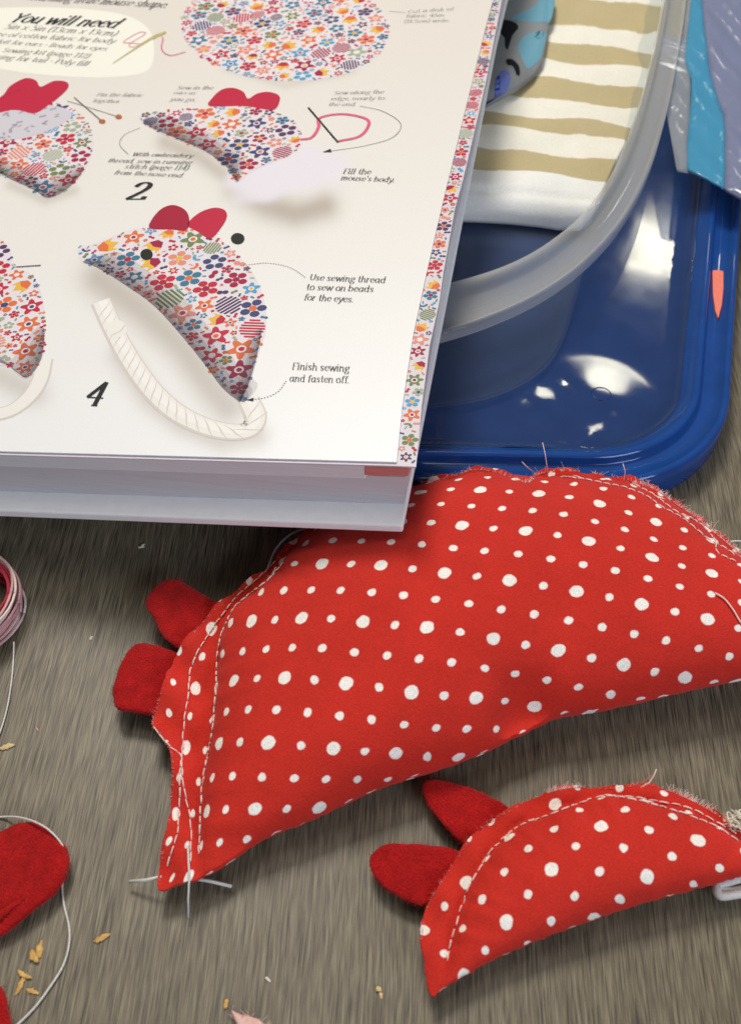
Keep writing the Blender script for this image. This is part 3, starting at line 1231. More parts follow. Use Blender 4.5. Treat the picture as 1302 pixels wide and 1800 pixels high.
BIG_DOTS = [(482, 1089, -3, 0), (529.5, 1085, -2, 0), (583, 1087, -1, 0), (638, 1092.6, 0, 0), (694.6, 1099, 1, 0), (748, 1102, 2, 0), (809, 1111, 3, 0), (866, 1122.5, 4, 0), (924, 1134.5, 5, 0), (980, 1142, 6, 0), (1040, 1158, 7, 0), (1097.6, 1169, 8, 0), (1150, 1183, 9, 0), (1202, 1190, 10, 0), (1253, 1200, 11, 0), (444, 1094, -4, 0),
            (498, 1038, -3, -1), (548, 1037, -2, -1), (599, 1038, -1, -1), (654, 1042, 0, -1), (708, 1045, 1, -1), (766, 1054, 2, -1), (823, 1062, 3, -1), (881, 1072, 4, -1), (937, 1078, 5, -1), (998.6, 1091.6, 6, -1), (1058, 1102, 7, -1), (1114, 1115, 8, -1), (1170, 1124.6, 9, -1), (1228, 1141, 10, -1), (1282, 1154, 11, -1),
            (516, 991, -3, -2), (566, 991, -2, -2), (617, 992, -1, -2), (669.7, 993, 0, -2), (725, 1000, 1, -2), (781, 1006, 2, -2), (838, 1014, 3, -2), (894, 1019.5, 4, -2), (954.5, 1030, 5, -2), (1013.5, 1039, 6, -2), (1070.5, 1051, 7, -2), (1126, 1060.7, 8, -2), (1186, 1075, 9, -2), (1242.7, 1088.5, 10, -2), (1297, 1104, 11, -2),
            (537, 953.6, -3, -3), (585.6, 951, -2, -3), (634, 950, -1, -3), (687.7, 953.6, 0, -3), (740.7, 956.7, 1, -3), (796, 963, 2, -3), (851, 967, 3, -3), (910, 974.6, 4, -3), (968, 982, 5, -3), (1024.6, 993, 6, -3), (1079, 1002, 7, -3), (1138.5, 1018.7, 8, -3), (1194, 1030, 9, -3), (1250.7, 1044.7, 10, -3),
            (757.6, 919, 1, -4), (811, 923, 2, -4), (867, 928.6, 3, -4), (925, 933.5, 4, -4), (979, 942, 5, -4), (1033, 950, 6, -4), (1091, 963, 7, -4), (1146.5, 978.7, 8, -4), (1199.6, 995, 9, -4), (1250, 1006.5, 10, -4),
            (774, 885, 1, -5), (828, 890, 2, -5), (882, 893, 3, -5), (935.4, 898, 4, -5), (988.5, 903.7, 5, -5), (1044.4, 917, 6, -5), (1098, 929.4, 7, -5), (1148.6, 950, 8, -5), (1197, 963.8, 9, -5),
            (793, 861, 1, -6), (844.8, 862, 2, -6), (894, 864, 3, -6), (946, 866, 4, -6), (1000.7, 874, 5, -6), (1053.5, 885, 6, -6), (1105, 900.6, 7, -6), (1150.7, 918.7, 8, -6),
            (427, 1146, -4, 1), (468, 1142, -3, 1), (513, 1138, -2, 1), (566, 1138, -1, 1), (624, 1147, 0, 1), (680, 1152, 1, 1), (737, 1158, 2, 1), (793, 1163, 3, 1), (852, 1175, 4, 1), (907, 1189, 5, 1), (960, 1195, 6, 1), (1015, 1208, 7, 1), (1072, 1220, 8, 1),
            (411, 1196, -4, 2), (452, 1192, -3, 2), (501, 1190.5, -2, 2), (552, 1196, -1, 2), (607, 1199, 0, 2), (667, 1209.5, 1, 2), (722, 1216, 2, 2), (781, 1224, 3, 2), (835, 1226, 4, 2), (888, 1228, 5, 2),
            (398, 1252, -4, 3), (435, 1246, -3, 3), (486, 1248.5, -2, 3), (541, 1251.5, -1, 3), (596, 1259.6, 0, 3), (652, 1263, 1, 3), (711, 1275, 2, 3), (767, 1281, 3, 3), (820, 1282, 4, 3),
            (384, 1307, -4, 4), (421.6, 1305, -3, 4), (471, 1304, -2, 4), (529.5, 1311, -1, 4), (587, 1315.7, 0, 4), (642, 1323.7, 1, 4), (695, 1324, 2, 4), (750, 1330, 3, 4),
            (373.6, 1366.7, -4, 5), (406, 1363.7, -3, 5), (461, 1367, -2, 5), (516.4, 1368.7, -1, 5), (575, 1373, 0, 5), (627, 1366, 1, 5),
            (393, 1425, -3, 6), (450, 1425, -2, 6), (507, 1424, -1, 6), (559.4, 1417.4, 0, 6), (385.5, 1482.7, -3, 7), (435, 1466.6, -2, 7),
            (343, 1210, -6, 2), (328, 1310, -6, 4), (300, 1420, -6, 6), (372, 1102, -6, 0), (354, 1155, -6, 1), (334, 1262, -6, 3), (315, 1366, -6, 5), (312, 1480, -6, 7), (336, 1430, -5, 6), (352, 1487, -4, 7), (325, 1542, -4, 8)]
BIG_PLANE = (0.0150, 0.02, 0.05)
_c0 = at(800, 1150, 0)
big = thing('stuffed_mouse', (_c0.x, _c0.y, 0), 'large red polka dot cushion mouse lying under the corner of the book', 'stuffed toy')
big_body, big_bvh, big_o = mouse_body(big, BIG_OUT, BIG_STUF, BIG_PLANE, 0.50, 0.0018,
                                      [(930, 1226, 0.0075, 0.0075), (905, 1262, 0.006, 0.003), (408, 1478, 0.0055, 0.0045), (520, 1150, 0.018, 0.0008), (1010, 1120, 0.016, 0.0008)],
                                      BIG_DOTS, math.radians(-10), None, 0.05, 1)

SM_OUT = [(757, 1749), (746, 1700), (738, 1652), (741, 1615), (752, 1588), (770, 1560), (790, 1525), (812, 1490), (840, 1460), (870, 1438), (900, 1421), (930, 1406), (960, 1392), (990, 1384),
          (1020, 1382), (1060, 1385), (1100, 1381), (1140, 1377), (1170, 1385), (1205, 1400), (1240, 1418), (1280, 1444), (1315, 1470), (1350, 1505), (1358, 1530),
          (1302, 1541), (1250, 1554), (1200, 1568), (1150, 1581), (1100, 1596), (1050, 1613), (1000, 1631), (950, 1651), (900, 1671), (850, 1696), (810, 1719), (780, 1736)]
SM_STUF = [(775, 1752), (789, 1690), (800, 1640), (812, 1600), (827, 1560), (850, 1522), (882, 1482), (920, 1454), (970, 1432), (1010, 1419), (1060, 1404), (1110, 1407), (1180, 1424), (1250, 1452), (1302, 1484),
           (1345, 1520), (1375, 1550), (1250, 1570), (1150, 1600), (1050, 1632), (950, 1670), (850, 1715)]
_sm = [(969.4, 1528, 0, 0), (1137.5, 1542.7, 2, 0), (1054.8, 1533, 1, 0), (1179.5, 1504, 2, -1), (1094, 1488.7, 1, -1), (1009.7, 1486, 0, -1), (1057, 1453, 0, -2), (1140, 1459, 1, -2), (1226.6, 1477.7, 2, -2),
       (1264, 1526, 3, -1), (1218, 1555, 3, 0), (927, 1491, -1, -1), (886, 1531.7, -1, 0), (974.6, 1458, -1, -2), (927, 1572, 0, 1), (1009.7, 1576, 1, 1), (1087.8, 1580, 2, 1), (845.8, 1581, -1, 1), (889.8, 1620.7, 0, 2), (969, 1619.7, 1, 2),
       (1042.7, 1613, 2, 2), (853, 1670.5, 0, 3), (812.8, 1634, -1, 2), (926, 1658, 1, 3), (816, 1713, 0, 4)]
SM_DOTS = [(x, y, m_, n_ - m_) for x, y, m_, n_ in _sm]
SM_PLANE = (0.0105, 0.02, 0.03)
_c1 = at(1040, 1550, 0)
small = thing('stuffed_mouse', (_c1.x, _c1.y, 0), 'small red polka dot cushion mouse with rounded felt ears, nearest the front', 'stuffed toy')
small_body, small_bvh, small_o = mouse_body(small, SM_OUT, SM_STUF, SM_PLANE, 0.55, 0.0013, [], SM_DOTS, math.radians(-55), None, 0.04, 2)
big['group'] = small['group'] = 'polka dot cushion mice on the table'

# ears
felt('ear', [(262, 1045), (285, 1022), (310, 1018), (340, 1034), (375, 1055), (405, 1072), (425, 1090), (400, 1120), (350, 1135), (322, 1142), (305, 1133), (285, 1115), (270, 1085), (256, 1065)], lambda x, y: 0.0085 + 0 * x, 0.0020, big, plane=(0.0098, 0, 0))
felt('ear', [(199, 1205), (215, 1162), (235, 1135), (260, 1131), (290, 1139), (318, 1150), (345, 1170), (340, 1220), (310, 1250), (276, 1259), (245, 1252), (207, 1246), (200, 1228)], lambda x, y: 0.006 + 0 * x, 0.0020, big, plane=(0.0073, 0, 0))
felt('ear', [(742, 1376), (760, 1369), (790, 1374), (830, 1385), (870, 1404), (893, 1417), (896, 1432), (870, 1455), (838, 1474), (815, 1484), (790, 1461), (760, 1425), (746, 1402)], lambda x, y: 0.0046 + 0 * x, 0.0018, small, plane=(0.0060, 0, 0))
felt('ear', [(650, 1522), (655, 1497), (680, 1483), (720, 1482), (760, 1486), (805, 1495), (815, 1525), (790, 1570), (750, 1590), (733, 1589), (698, 1575), (664, 1550)], lambda x, y: 0.0040 + 0 * x, 0.0019, small, plane=(0.0054, 0, 0))

# stitching on the large mouse
def seam(root, bvh, *args):
    mb = MB()
    stitches(mb, bvh, *args)
    return mb.build('stitching', root)


seam(big, big_bvh, [(486, 985), (455, 1015), (420, 1045), (395, 1075), (370, 1110), (350, 1140), (336, 1180), (328, 1240), (322, 1300), (318, 1350), (316, 1400), (314, 1450), (300, 1500), (292, 1530)], 0.0024, 0.0005, 0.00023, M_STITCH)
seam(big, big_bvh, [(500, 988), (470, 1022), (440, 1045), (412, 1070), (394, 1105), (384, 1150), (381, 1210), (376, 1270), (366, 1330), (356, 1390), (354, 1450), (349, 1510)], 0.0024, 0.0005, 0.00023, M_STITCH)
seam(big, big_bvh, [(270, 1278), (295, 1310), (318, 1330), (322, 1380), (334, 1430), (336, 1480), (333, 1530)], 0.0026, 0.0003, 0.00022, M_STITCH)
seam(big, big_bvh, [(985, 838), (1020, 842), (1060, 850), (1100, 858), (1130, 870), (1160, 890), (1200, 912), (1240, 945), (1275, 965), (1300, 985)], 0.0022, 0.0006, 0.00022, M_STITCH)
seam(big, big_bvh, [(1110, 850), (1150, 872), (1185, 898), (1225, 918), (1255, 950), (1260, 972), (1300, 990)], 0.0022, 0.0006, 0.00022, M_STITCH)
mb = MB()
fm = [M_FRAY, M_STITCH, M_PINK, M_FRAY]
fray(mb, big_bvh, [(722, 850), (790, 837), (832, 824), (870, 828), (925, 846), (945, 832), (985, 826), (1035, 829), (1110, 843), (1150, 858), (1182, 880), (1215, 902), (1250, 930), (1282, 956), (1310, 980)], 520, 0.0005, 0.0018, 0.00007, [M_STITCH, M_FRAY, M_PINK, M_STITCH])
fray(mb, big_bvh, [(1110, 845), (1150, 858), (1182, 880), (1215, 902), (1250, 930), (1282, 956), (1310, 980)], 170, 0.0008, 0.0024, 0.00007, [M_STITCH, M_THREAD, M_PINK, M_STITCH])
fray(mb, big_bvh, [(278, 1562), (285, 1500), (297, 1440), (301, 1390), (303, 1340), (290, 1300), (268, 1276), (273, 1245), (298, 1180), (345, 1105), (402, 1050), (472, 998), (520, 946)], 260, 0.0003, 0.0011, 0.00005, fm)
mb.build('frayed_edge', big)
# thread ends knotted at the nose
for pts, r in (([(285, 1541), (258, 1547), (228, 1550)], 0.00046), ([(338, 1544), (370, 1549), (407, 1558)], 0.00046), ([(331, 1490), (333, 1545), (331, 1580), (331, 1612)], 0.00028)):
    mb = MB()
    mb.tube([at(a, b_, 0.0065 - 0.002 * k) for k, (a, b_) in enumerate(pts)] if len(pts) == 3 else
            drape(big_bvh, pts[:2], 0.0004, 4) + [at(*pts[2], 0.006), at(*pts[3], 0.002)], r, M_WHITE, 7)
    mb.build('whisker', big)
# loose pink thread ends
mb = MB()
mb.tube(drape(big_bvh, [(1254, 1044), (1270, 1054), (1285, 1072), (1297, 1092), (1306, 1102)], 0.0006), 0.00026, M_STITCH, 6)
mb.build('loose_thread', big)
for pts in ([(962, 830), (958, 800), (953, 778)], [(936, 829), (925, 820), (917, 812)], [(1096, 845), (1098, 828), (1094, 815)]):
    mb = MB()
    mb.tube([at(p[0], p[1], 0.018 + 0.002 * k) for k, p in enumerate(pts)], 0.00013, M_STITCH, 5)
    mb.build('loose_thread', big)

# small mouse stitching, fray, tail
seam(small, small_bvh, [(786, 1688), (798, 1640), (810, 1600), (824, 1562), (848, 1520), (878, 1480), (918, 1451), (970, 1431), (1012, 1415), (1062, 1401), (1110, 1405), (1180, 1424), (1250, 1450), (1300, 1481)], 0.0024, 0.0007, 0.00022, M_STITCH)
seam(small, small_bvh, [(1062, 1399), (1110, 1402), (1170, 1411), (1215, 1422), (1260, 1446), (1300, 1470)], 0.0024, 0.0006, 0.00022, M_STITCH)
mb = MB()
fray(mb, small_bvh, [(960, 1392), (990, 1384), (1020, 1382)], 120, 0.0004, 0.0015, 0.00005, [M_STITCH, M_THREAD])
fray(mb, small_bvh, [(738, 1652), (752, 1588), (790, 1525), (840, 1460), (900, 1421), (960, 1392), (1020, 1382), (1060, 1385), (1100, 1381), (1140, 1377), (1205, 1400)], 260, 0.0003, 0.0011, 0.00005, fm)
fray(mb, small_bvh, [(1170, 1385), (1205, 1400), (1240, 1418), (1280, 1444), (1310, 1468)], 150, 0.0008, 0.0022, 0.00006, [M_STITCH, M_STITCH, M_THREAD])
mb.tube([at(1125, 1384, 0.0125), at(1140, 1376, 0.0135), at(1148, 1364, 0.0145), at(1153, 1352, 0.015)], 0.00016, M_THREAD, 5)
mb.tube([at(1118, 1383, 0.0125), at(1132, 1372, 0.0135), at(1150, 1360, 0.0145)], 0.00013, M_FRAY, 5)
mb.build('frayed_edge', small)
mb = MB()
pts = smooth_line([(1330, 1535), (1295, 1545), (1265, 1554), (1258, 1562), (1266, 1574), (1290, 1572), (1340, 1563)], 6)
mb.tube([at(p[0], p[1], 0.0045) for p in pts], 0.00125, M_WHITE, 8)
mb.tube([at(p[0], p[1], 0.0042) for p in smooth_line([(1262, 1560), (1285, 1566), (1340, 1556)], 5)], 0.0010, M_WHITE, 8)
tl = mb.build('tail', small)
tl['label'] = 'looped white cord tail'
mb = MB()
M_CREAM = mat('cream_stuffing', (0.88, 0.82, 0.68), 0.9, 0.1)
pts = smooth_line([(1286, 1442), (1300, 1447), (1325, 1462)], 6)
for k in range(40):
    a = Vector((rng.uniform(-1, 1), rng.uniform(-1, 1), rng.uniform(-0.6, 1))) * 0.0016
    c_ = Vector((rng.uniform(-1, 1), rng.uniform(-1, 1), rng.uniform(-0.3, 1))) * 0.0016
    mb.tube([at(p[0], p[1], 0.0115) + a + c_ * math.sin(i * 0.6 + k) for i, p in enumerate(pts)], 0.00016, M_CREAM, 4)
mb.build('stuffing', small)

# ------------------------------------------------------------------ the book
BA = 0.10
BZ = 0.0548 - 0.0000


def pg(px, py, up=0.0):
    p = at(px, py, BZ, BA)
    n = Vector((-BA, 0, 1)).normalized()
    return p + n * up


BN = Vector((-BA, 0, 1)).normalized()
b0 = pg(350, 500)
book = thing('craft_book', (b0.x, b0.y, 0.02), 'open sewing book with floral mouse pictures lying over the red mouse and the tub', 'book')

# page: paper printed with a cream backdrop
LEFT, TOPY = -420, -170
edge_px = [(697, 812), (707, 712), (726, 588), (748, 486), (766, 407), (784, 330), (800, 265), (818, 190), (834, 125), (853, 48), (866, 0), (912, -170)]
strip_px = [(731, 818), (741, 712), (755, 605), (772, 528), (779, 478), (799, 366), (817, 299), (842, 192), (855, 135), (881, 0), (925, -170)]
page_px = edge_px + [(LEFT, TOPY), (LEFT, 782), (0, 793)]
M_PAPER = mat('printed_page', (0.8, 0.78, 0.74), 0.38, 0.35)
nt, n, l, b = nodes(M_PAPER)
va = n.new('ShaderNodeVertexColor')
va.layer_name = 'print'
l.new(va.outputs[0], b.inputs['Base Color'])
add_noise(M_PAPER, 2500, 0.025, 2)
M_EDGE = mat('page_edges', (0.60, 0.57, 0.59), 0.7, 0.2)
add_noise(M_EDGE, 1, 0.08, 4, stretch=(30, 30, 2600), bump=0.5, bdist=0.0004)
M_BOARD = add_noise(mat('white_cover_board', (0.93, 0.93, 0.93), 0.45, 0.4), 300, 0.03)
M_REDEDGE = add_noise(mat('red_page_edge', (0.62, 0.21, 0.18), 0.6, 0.3), 1, 0.2, 3, stretch=(60, 60, 2600))


def plate(name, px_list, up0, up1, m, parent, step=0.012, bulge=None):
    """a flat piece of the book between two heights over the page plane"""
    P = [np.array(tuple(pg(*p))) for p in px_list]
    o2 = np.array([[p[0], p[1]] for p in P])

    def zf(up):
        def f(x, y):
            return BZ + BA * x + up
        return f
    mb = MB()
    slab(mb, resample(o2, 0.003, closed=True) if step < 0.05 else o2, zf(up1), zf(up0), m, step)
    return mb.build(name, parent, smooth=False)


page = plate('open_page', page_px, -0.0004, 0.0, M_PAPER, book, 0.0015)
plate('patterned_page', strip_px + [(LEFT, TOPY), (LEFT, 786), (0, 797), (690, 816)], -0.0011, -0.0006, mat('strip_paper', (0.66, 0.61, 0.66), 0.45, 0.3), book)
# the loose top pages, then the block
_blk = [(716, 816), (735, 712), (765, 528), (793, 366), (836, 192), (876, 0), (918, -170), (LEFT, TOPY), (LEFT, 784), (0, 796)]
plate('text_block', [(640, 815)] + [(727, 712), (757, 528), (785, 366), (828, 192), (866, 0), (908, -170), (LEFT, TOPY), (LEFT, 783), (0, 795)], -0.0062, -0.0012, add_noise(mat('upper_page_edges', (0.74, 0.72, 0.74), 0.6, 0.3), 1, 0.06, 4, stretch=(30, 30, 2600), bump=0.4, bdist=0.0004), book)
plate('red_chapter_edge', [(641, 815.5), (721, 817.5), (735, 712), (650, 712)], -0.0046, -0.0013, M_REDEDGE, book)
plate('text_block', [(713, 812), (735, 712), (765, 528), (793, 366), (836, 192), (876, 0), (918, -170), (LEFT, TOPY), (LEFT, 782), (0, 793)], -0.0180, -0.0063, M_EDGE, book)


def below(px, py, drop):
    return px, py


def board():
    # the hard cover sticks out a few millimetres beyond the pages
    a, b_ = pg(714, 812), pg(0, 793)
    fwd = Vector((-(a - b_).y, (a - b_).x, 0)).normalized()
    pts = []
    for p, s in (((716, 814), 1), ((880, 0), 0), ((922, -170), 0), ((LEFT, TOPY), 0), ((LEFT, 782), 1), ((0, 793), 1)):
        q = pg(*p) - (fwd * 0.0075 if s else Vector())
        pts.append((q.x, q.y))
    o2 = np.array(pts)
    mb = MB()
    slab(mb, resample(o2, 0.004, closed=True), lambda x, y: BZ + BA * x - 0.0181, lambda x, y: BZ + BA * x - 0.0212, M_BOARD, 0.02)
    o = mb.build('cover_board', book, smooth=False)
    bv = o.modifiers.new('bevel', 'BEVEL')
    bv.width = 0.0006
    bv.segments = 2
    bv.limit_method = 'ANGLE'
    return o


board()

# ---- what is printed on the page ------------------------------------------------
PC = {}


def pm(name, c):
    if name not in PC:
        PC[name] = mat('print_' + name, c, 0.5, 0.15)
    return PC[name]


COLS = {
    'red': (0.52, 0.03, 0.055), 'crimson': (0.36, 0.02, 0.07), 'orange': (0.72, 0.17, 0.06), 'salmon': (0.72, 0.28, 0.2), 'blue': (0.10, 0.34, 0.56),
    'teal': (0.05, 0.19, 0.30), 'purple': (0.10, 0.045, 0.12), 'green': (0.17, 0.24, 0.09), 'sage': (0.35, 0.42, 0.27), 'yellow': (0.78, 0.46, 0.07), 'white': (0.78, 0.73, 0.78), 'navy': (0.06, 0.07, 0.18)}


class Print(MB):
    """flat shapes printed on a plane over the page"""

    def __init__(self, base=0.00005):
        super().__init__()
        self.up = base

    def poly(self, pts, m, up=0.0):
        """pts in plan coordinates"""
        z = self.up + up
        V = [(x, y, BZ + BA * x + z) for x, y in pts]
        self.add(V, [tuple(range(len(V)))], m)

    def area(self, px, m, up=0.0, n=4, smooth=True):
        q = plan(px, BZ, BA)
        if smooth:
            q = np.array(smooth_line(q, n, True))
        vv, ee, ff, _, _, _ = delaunay_2d_cdt([Vector(p) for p in q], [], [list(range(len(q)))], 1, 1e-8)
        z = self.up + up
        V = [(p.x, p.y, BZ + BA * p.x + z) for p in vv]
        F = []
        for f in ff:
            a, b_, c = (vv[i] for i in f[:3])
            F.append(tuple(f) if (b_ - a).cross(c - a) > 0 else tuple(reversed(f)))
        self.add(V, F, m)
        return q

    def line(self, px, w, m, up=0.0, n=6, w2=None):
        q = np.array(smooth_line(plan(px, BZ, BA), n)) if len(px) > 2 else plan(px, BZ, BA)
        for i in range(len(q) - 1):
            t = q[i + 1] - q[i]
            t = t / (np.linalg.norm(t) + 1e-12)
            nn_ = np.array([-t[1], t[0]]) * w / 2
            k0 = 1 if w2 is None else 1 + (w2 / w - 1) * i / (len(q) - 1)
            k1 = 1 if w2 is None else 1 + (w2 / w - 1) * (i + 1) / (len(q) - 1)
            e_ = t * w * 0.1
            self.poly([q[i] - nn_ * k0 - e_, q[i + 1] - nn_ * k1 + e_, q[i + 1] + nn_ * k1 + e_, q[i] + nn_ * k0 - e_], m, up + (i % 3) * 2e-6)
        return q


def flower(P, c, r, kind, cols, rot, rr, up):
    x, y = c

    def pt(a, d):
        return (x + d * math.cos(a + rot), y + d * math.sin(a + rot))
    A, B = cols
    if kind == 'daisy':
        n_ = rr.choice((5, 5, 6))
        P.poly([pt(2 * math.pi * k / 30, r * (0.78 + 0.26 * math.cos(n_ * 2 * math.pi * k / 30))) for k in range(30)], A, up)
        P.poly([pt(2 * math.pi * k / 10, r * 0.36) for k in range(10)], PC['white'], up + 4e-6)
        P.poly([pt(2 * math.pi * k / 8, r * 0.22) for k in range(8)], B, up + 8e-6)
    elif kind == 'petals':
        n_ = 5
        for j in range(n_):
            a0 = 2 * math.pi * j / n_
            cx, cy = pt(a0, r * 0.62)
            P.poly([(cx + r * 0.36 * math.cos(t), cy + r * 0.33 * math.sin(t)) for t in np.linspace(0, 2 * math.pi, 9)[:-1]], A, up + j * 1e-6)
        P.poly([pt(2 * math.pi * k / 8, r * 0.3) for k in range(8)], B, up + 8e-6)
    elif kind == 'ball':
        for j in range(7):
            u = -0.9 + 1.8 * j / 6
            h = math.sqrt(max(0, 1 - u * u)) * r
            w_ = r * 0.095
            ca, sa = math.cos(rot), math.sin(rot)
            q = [(u * r - w_, -h), (u * r + w_, -h * 0.95), (u * r + w_, h), (u * r - w_, h * 0.95)]
            P.poly([(x + a * ca - b_ * sa, y + a * sa + b_ * ca) for a, b_ in q], A, up + j * 1e-7)
    elif kind == 'tulip':
        q = [(-0.8, 0.5), (-0.45, 0.15), (0, 0.75), (0.45, 0.15), (0.8, 0.5), (0.7, -0.3), (0.3, -0.9), (-0.3, -0.9), (-0.7, -0.3)]
        ca, sa = math.cos(rot), math.sin(rot)
        P.poly([(x + r * (a * ca - b_ * sa), y + r * (a * sa + b_ * ca)) for a, b_ in q], A, up)
        q = [(-0.7, -0.3), (0, -0.05), (0.7, -0.3), (0.3, -0.9), (-0.3, -0.9)]
        P.poly([(x + r * (a * ca - b_ * sa), y + r * (a * sa + b_ * ca)) for a, b_ in q], B, up + 5e-6)
    elif kind == 'leaf':
        P.poly([pt(t, r * (0.25 + 0.75 * abs(math.cos(t)) ** 1.5)) for t in np.linspace(0, 2 * math.pi, 13)[:-1]], A, up)
    elif kind == 'sprig':
        for j in range(5):
            a0 = math.pi * (0.15 + 0.7 * j / 4)
            cx, cy = pt(a0, r * 0.7)
            P.poly([(cx + r * 0.3 * math.cos(t), cy + r * 0.24 * math.sin(t)) for t in np.linspace(0, 2 * math.pi, 8)[:-1]], A, up + j * 1e-6)
        P.poly([pt(math.pi / 2 - 0.12, 0), pt(math.pi / 2 + 0.12, 0), pt(math.pi / 2 + 0.1, r * 0.7), pt(math.pi / 2 - 0.1, r * 0.7)], A, up + 6e-6)
        P.poly([pt(-math.pi / 2 - 0.1, r * 0.8), pt(-math.pi / 2 + 0.1, r * 0.8), pt(0, r * 0.1), pt(math.pi, r * 0.1)], A, up + 7e-6)


for k_, v_ in COLS.items():
    pm(k_, v_)


def floral(P, outline, scale, seed, pale=False, up=2e-5):
    """scatters the small flowers of the printed cloth inside an outline"""
    rr = random.Random(seed)
    o = np.asarray(outline)
    lo, hi = o.min(0), o.max(0)
    placed = []
    names = ['red', 'red', 'red', 'crimson', 'orange', 'orange', 'salmon', 'blue', 'teal', 'purple', 'green', 'sage', 'navy']
    area = (hi[0] - lo[0]) * (hi[1] - lo[1])
    for size, tries in ((1.0, 9), (0.74, 16), (0.5, 50), (0.32, 120), (0.2, 260)):
        r = scale * size
        N = int(tries * area / (scale * scale) * 0.7)
        X = np.array([(rr.uniform(lo[0], hi[0]), rr.uniform(lo[1], hi[1])) for _ in range(N)])
        ok = inside(o, X[:, 0], X[:, 1]) & (dist_poly(o, X[:, 0], X[:, 1]) > r * (0.75 if size > 0.6 else 0.5))
        for p in X[ok]:
            if all((p[0] - q[0]) ** 2 + (p[1] - q[1]) ** 2 > ((r + q[2]) * 0.94) ** 2 for q in placed):
                placed.append((p[0], p[1], r))
                rk = r * rr.uniform(0.85, 1.05)
                A = pm(rr.choice(names), (0, 0, 0))
                B = pm(rr.choice(['orange', 'yellow', 'crimson', 'navy', 'white', 'red']), (0, 0, 0))
                if size > 0.6:
                    kind = rr.choice(['daisy', 'daisy', 'petals', 'petals', 'ball', 'tulip'])
                elif size > 0.4:
                    kind = rr.choice(['petals', 'petals', 'sprig', 'leaf', 'daisy'])
                else:
                    kind = rr.choice(['leaf', 'leaf', 'petals'])
                if kind == 'tulip':
                    A = pm('yellow', 0)
                    B = pm(rr.choice(['red', 'crimson', 'orange']), 0)
                flower(P, (p[0], p[1]), rk, kind, (A, B), rr.uniform(0, 6.28), rr, up + rr.random() * 3e-6)


M_CLOTH = pm('cloth_white', (0.76, 0.71, 0.75))
M_CLOTHP = pm('cloth_pale', (0.62, 0.60, 0.66))
M_PRED = pm('felt_red', (0.52, 0.022, 0.06))
M_PRED2 = pm('felt_dark_red', (0.38, 0.016, 0.045))
M_PROPE = pm('rope_cream', (0.84, 0.81, 0.77))
M_PROPE2 = pm('rope_line', (0.66, 0.62, 0.57))
M_PBEAD = pm('bead_black', (0.02, 0.022, 0.02))
M_PFLUFF = pm('fluff', (0.66, 0.61, 0.69))

# patterned strip on the page below
P_ = Print(-0.00058)
so_ = plan([(699, 812)] + [(707, 712), (726, 588), (748, 486), (766, 407), (784, 330), (800, 265), (818, 190), (834, 125), (853, 48), (866, 0), (890, -90)] +
           [(898, -90), (879, 0), (853, 135), (840, 192), (815, 299), (797, 366), (777, 478), (770, 528), (753, 605), (739, 712), (729, 816)], BZ - 0.0006, BA)
floral(P_, so_, 0.0036, 21)
P_.build('floral_print', [o for o in COL.objects if o.name == 'patterned_page'][0], smooth=False)

# fabric disc
P_ = Print()
dpx = [(501 + 183 * math.cos(t), 50 + 93 * math.sin(t) + 6 * math.cos(t)) for t in np.linspace(0, 2 * math.pi, 49)[:-1]]
q = P_.area(dpx, M_CLOTH, 0, 1, False)
floral(P_, q, 0.0040, 5)
P_.build('fabric_disc_picture', page, smooth=False)
# first mouse, folded cloth with heart
P_ = Print()
q = P_.area([(-60, 205), (0, 190), (80, 178), (130, 192), (160, 225), (165, 260), (150, 300), (122, 330), (86, 350), (60, 335), (20, 316), (-60, 290)], M_CLOTH)
floral(P_, q, 0.0042, 6)
q = P_.area([(-60, 200), (0, 192), (60, 183), (112, 190), (126, 206), (90, 228), (45, 243), (0, 246), (-60, 246)], M_CLOTHP, 6e-5)
rr_ = random.Random(4)
X = q
lo, hi = q.min(0), q.max(0)
for _ in range(70):
    p = (rr_.uniform(lo[0], hi[0]), rr_.uniform(lo[1], hi[1]))
    if inside(q, [p[0]], [p[1]])[0] and dist_poly(q, [p[0]], [p[1]])[0] > 0.0012:
        flower(P_, p, rr_.uniform(0.0008, 0.0016), 'leaf', (pm(rr_.choice(['pale_lilac', 'pale_teal', 'pale_rose']), {'l': 0}.get('x', (0.40, 0.34, 0.42))), M_CLOTH), rr_.uniform(0, 6), rr_, 9e-5)
P_.area([(-60, 190), (0, 172), (18, 152), (45, 138), (64, 142), (72, 153), (95, 143), (116, 144), (121, 153), (108, 168), (85, 186), (60, 200), (20, 194), (-60, 215)], M_PRED, 1.1e-4)
P_.line([(-10, 182), (20, 165), (38, 158)], 0.0004, M_PRED2, 1.3e-4)
P_.build('mouse_picture', page, smooth=False)
# second mouse with thread and stuffing
P_ = Print()
q = P_.area([(243, 206), (270, 197), (310, 192), (350, 190), (390, 187), (430, 185), (480, 195), (515, 212), (531, 236), (526, 260), (505, 275), (470, 288), (440, 303), (415, 321), (402, 299), (380, 280), (350, 262), (310, 245), (270, 228)], M_CLOTH, 3e-5)
floral(P_, q, 0.0043, 8, up=6e-5)
P_.area([(369, 187), (374, 172), (390, 158), (410, 155), (428, 162), (436, 174), (452, 165), (472, 162), (490, 168), (491, 180), (478, 194), (430, 187)], M_PRED, 1.0e-4)
P_.build('mouse_picture', page, smooth=False)
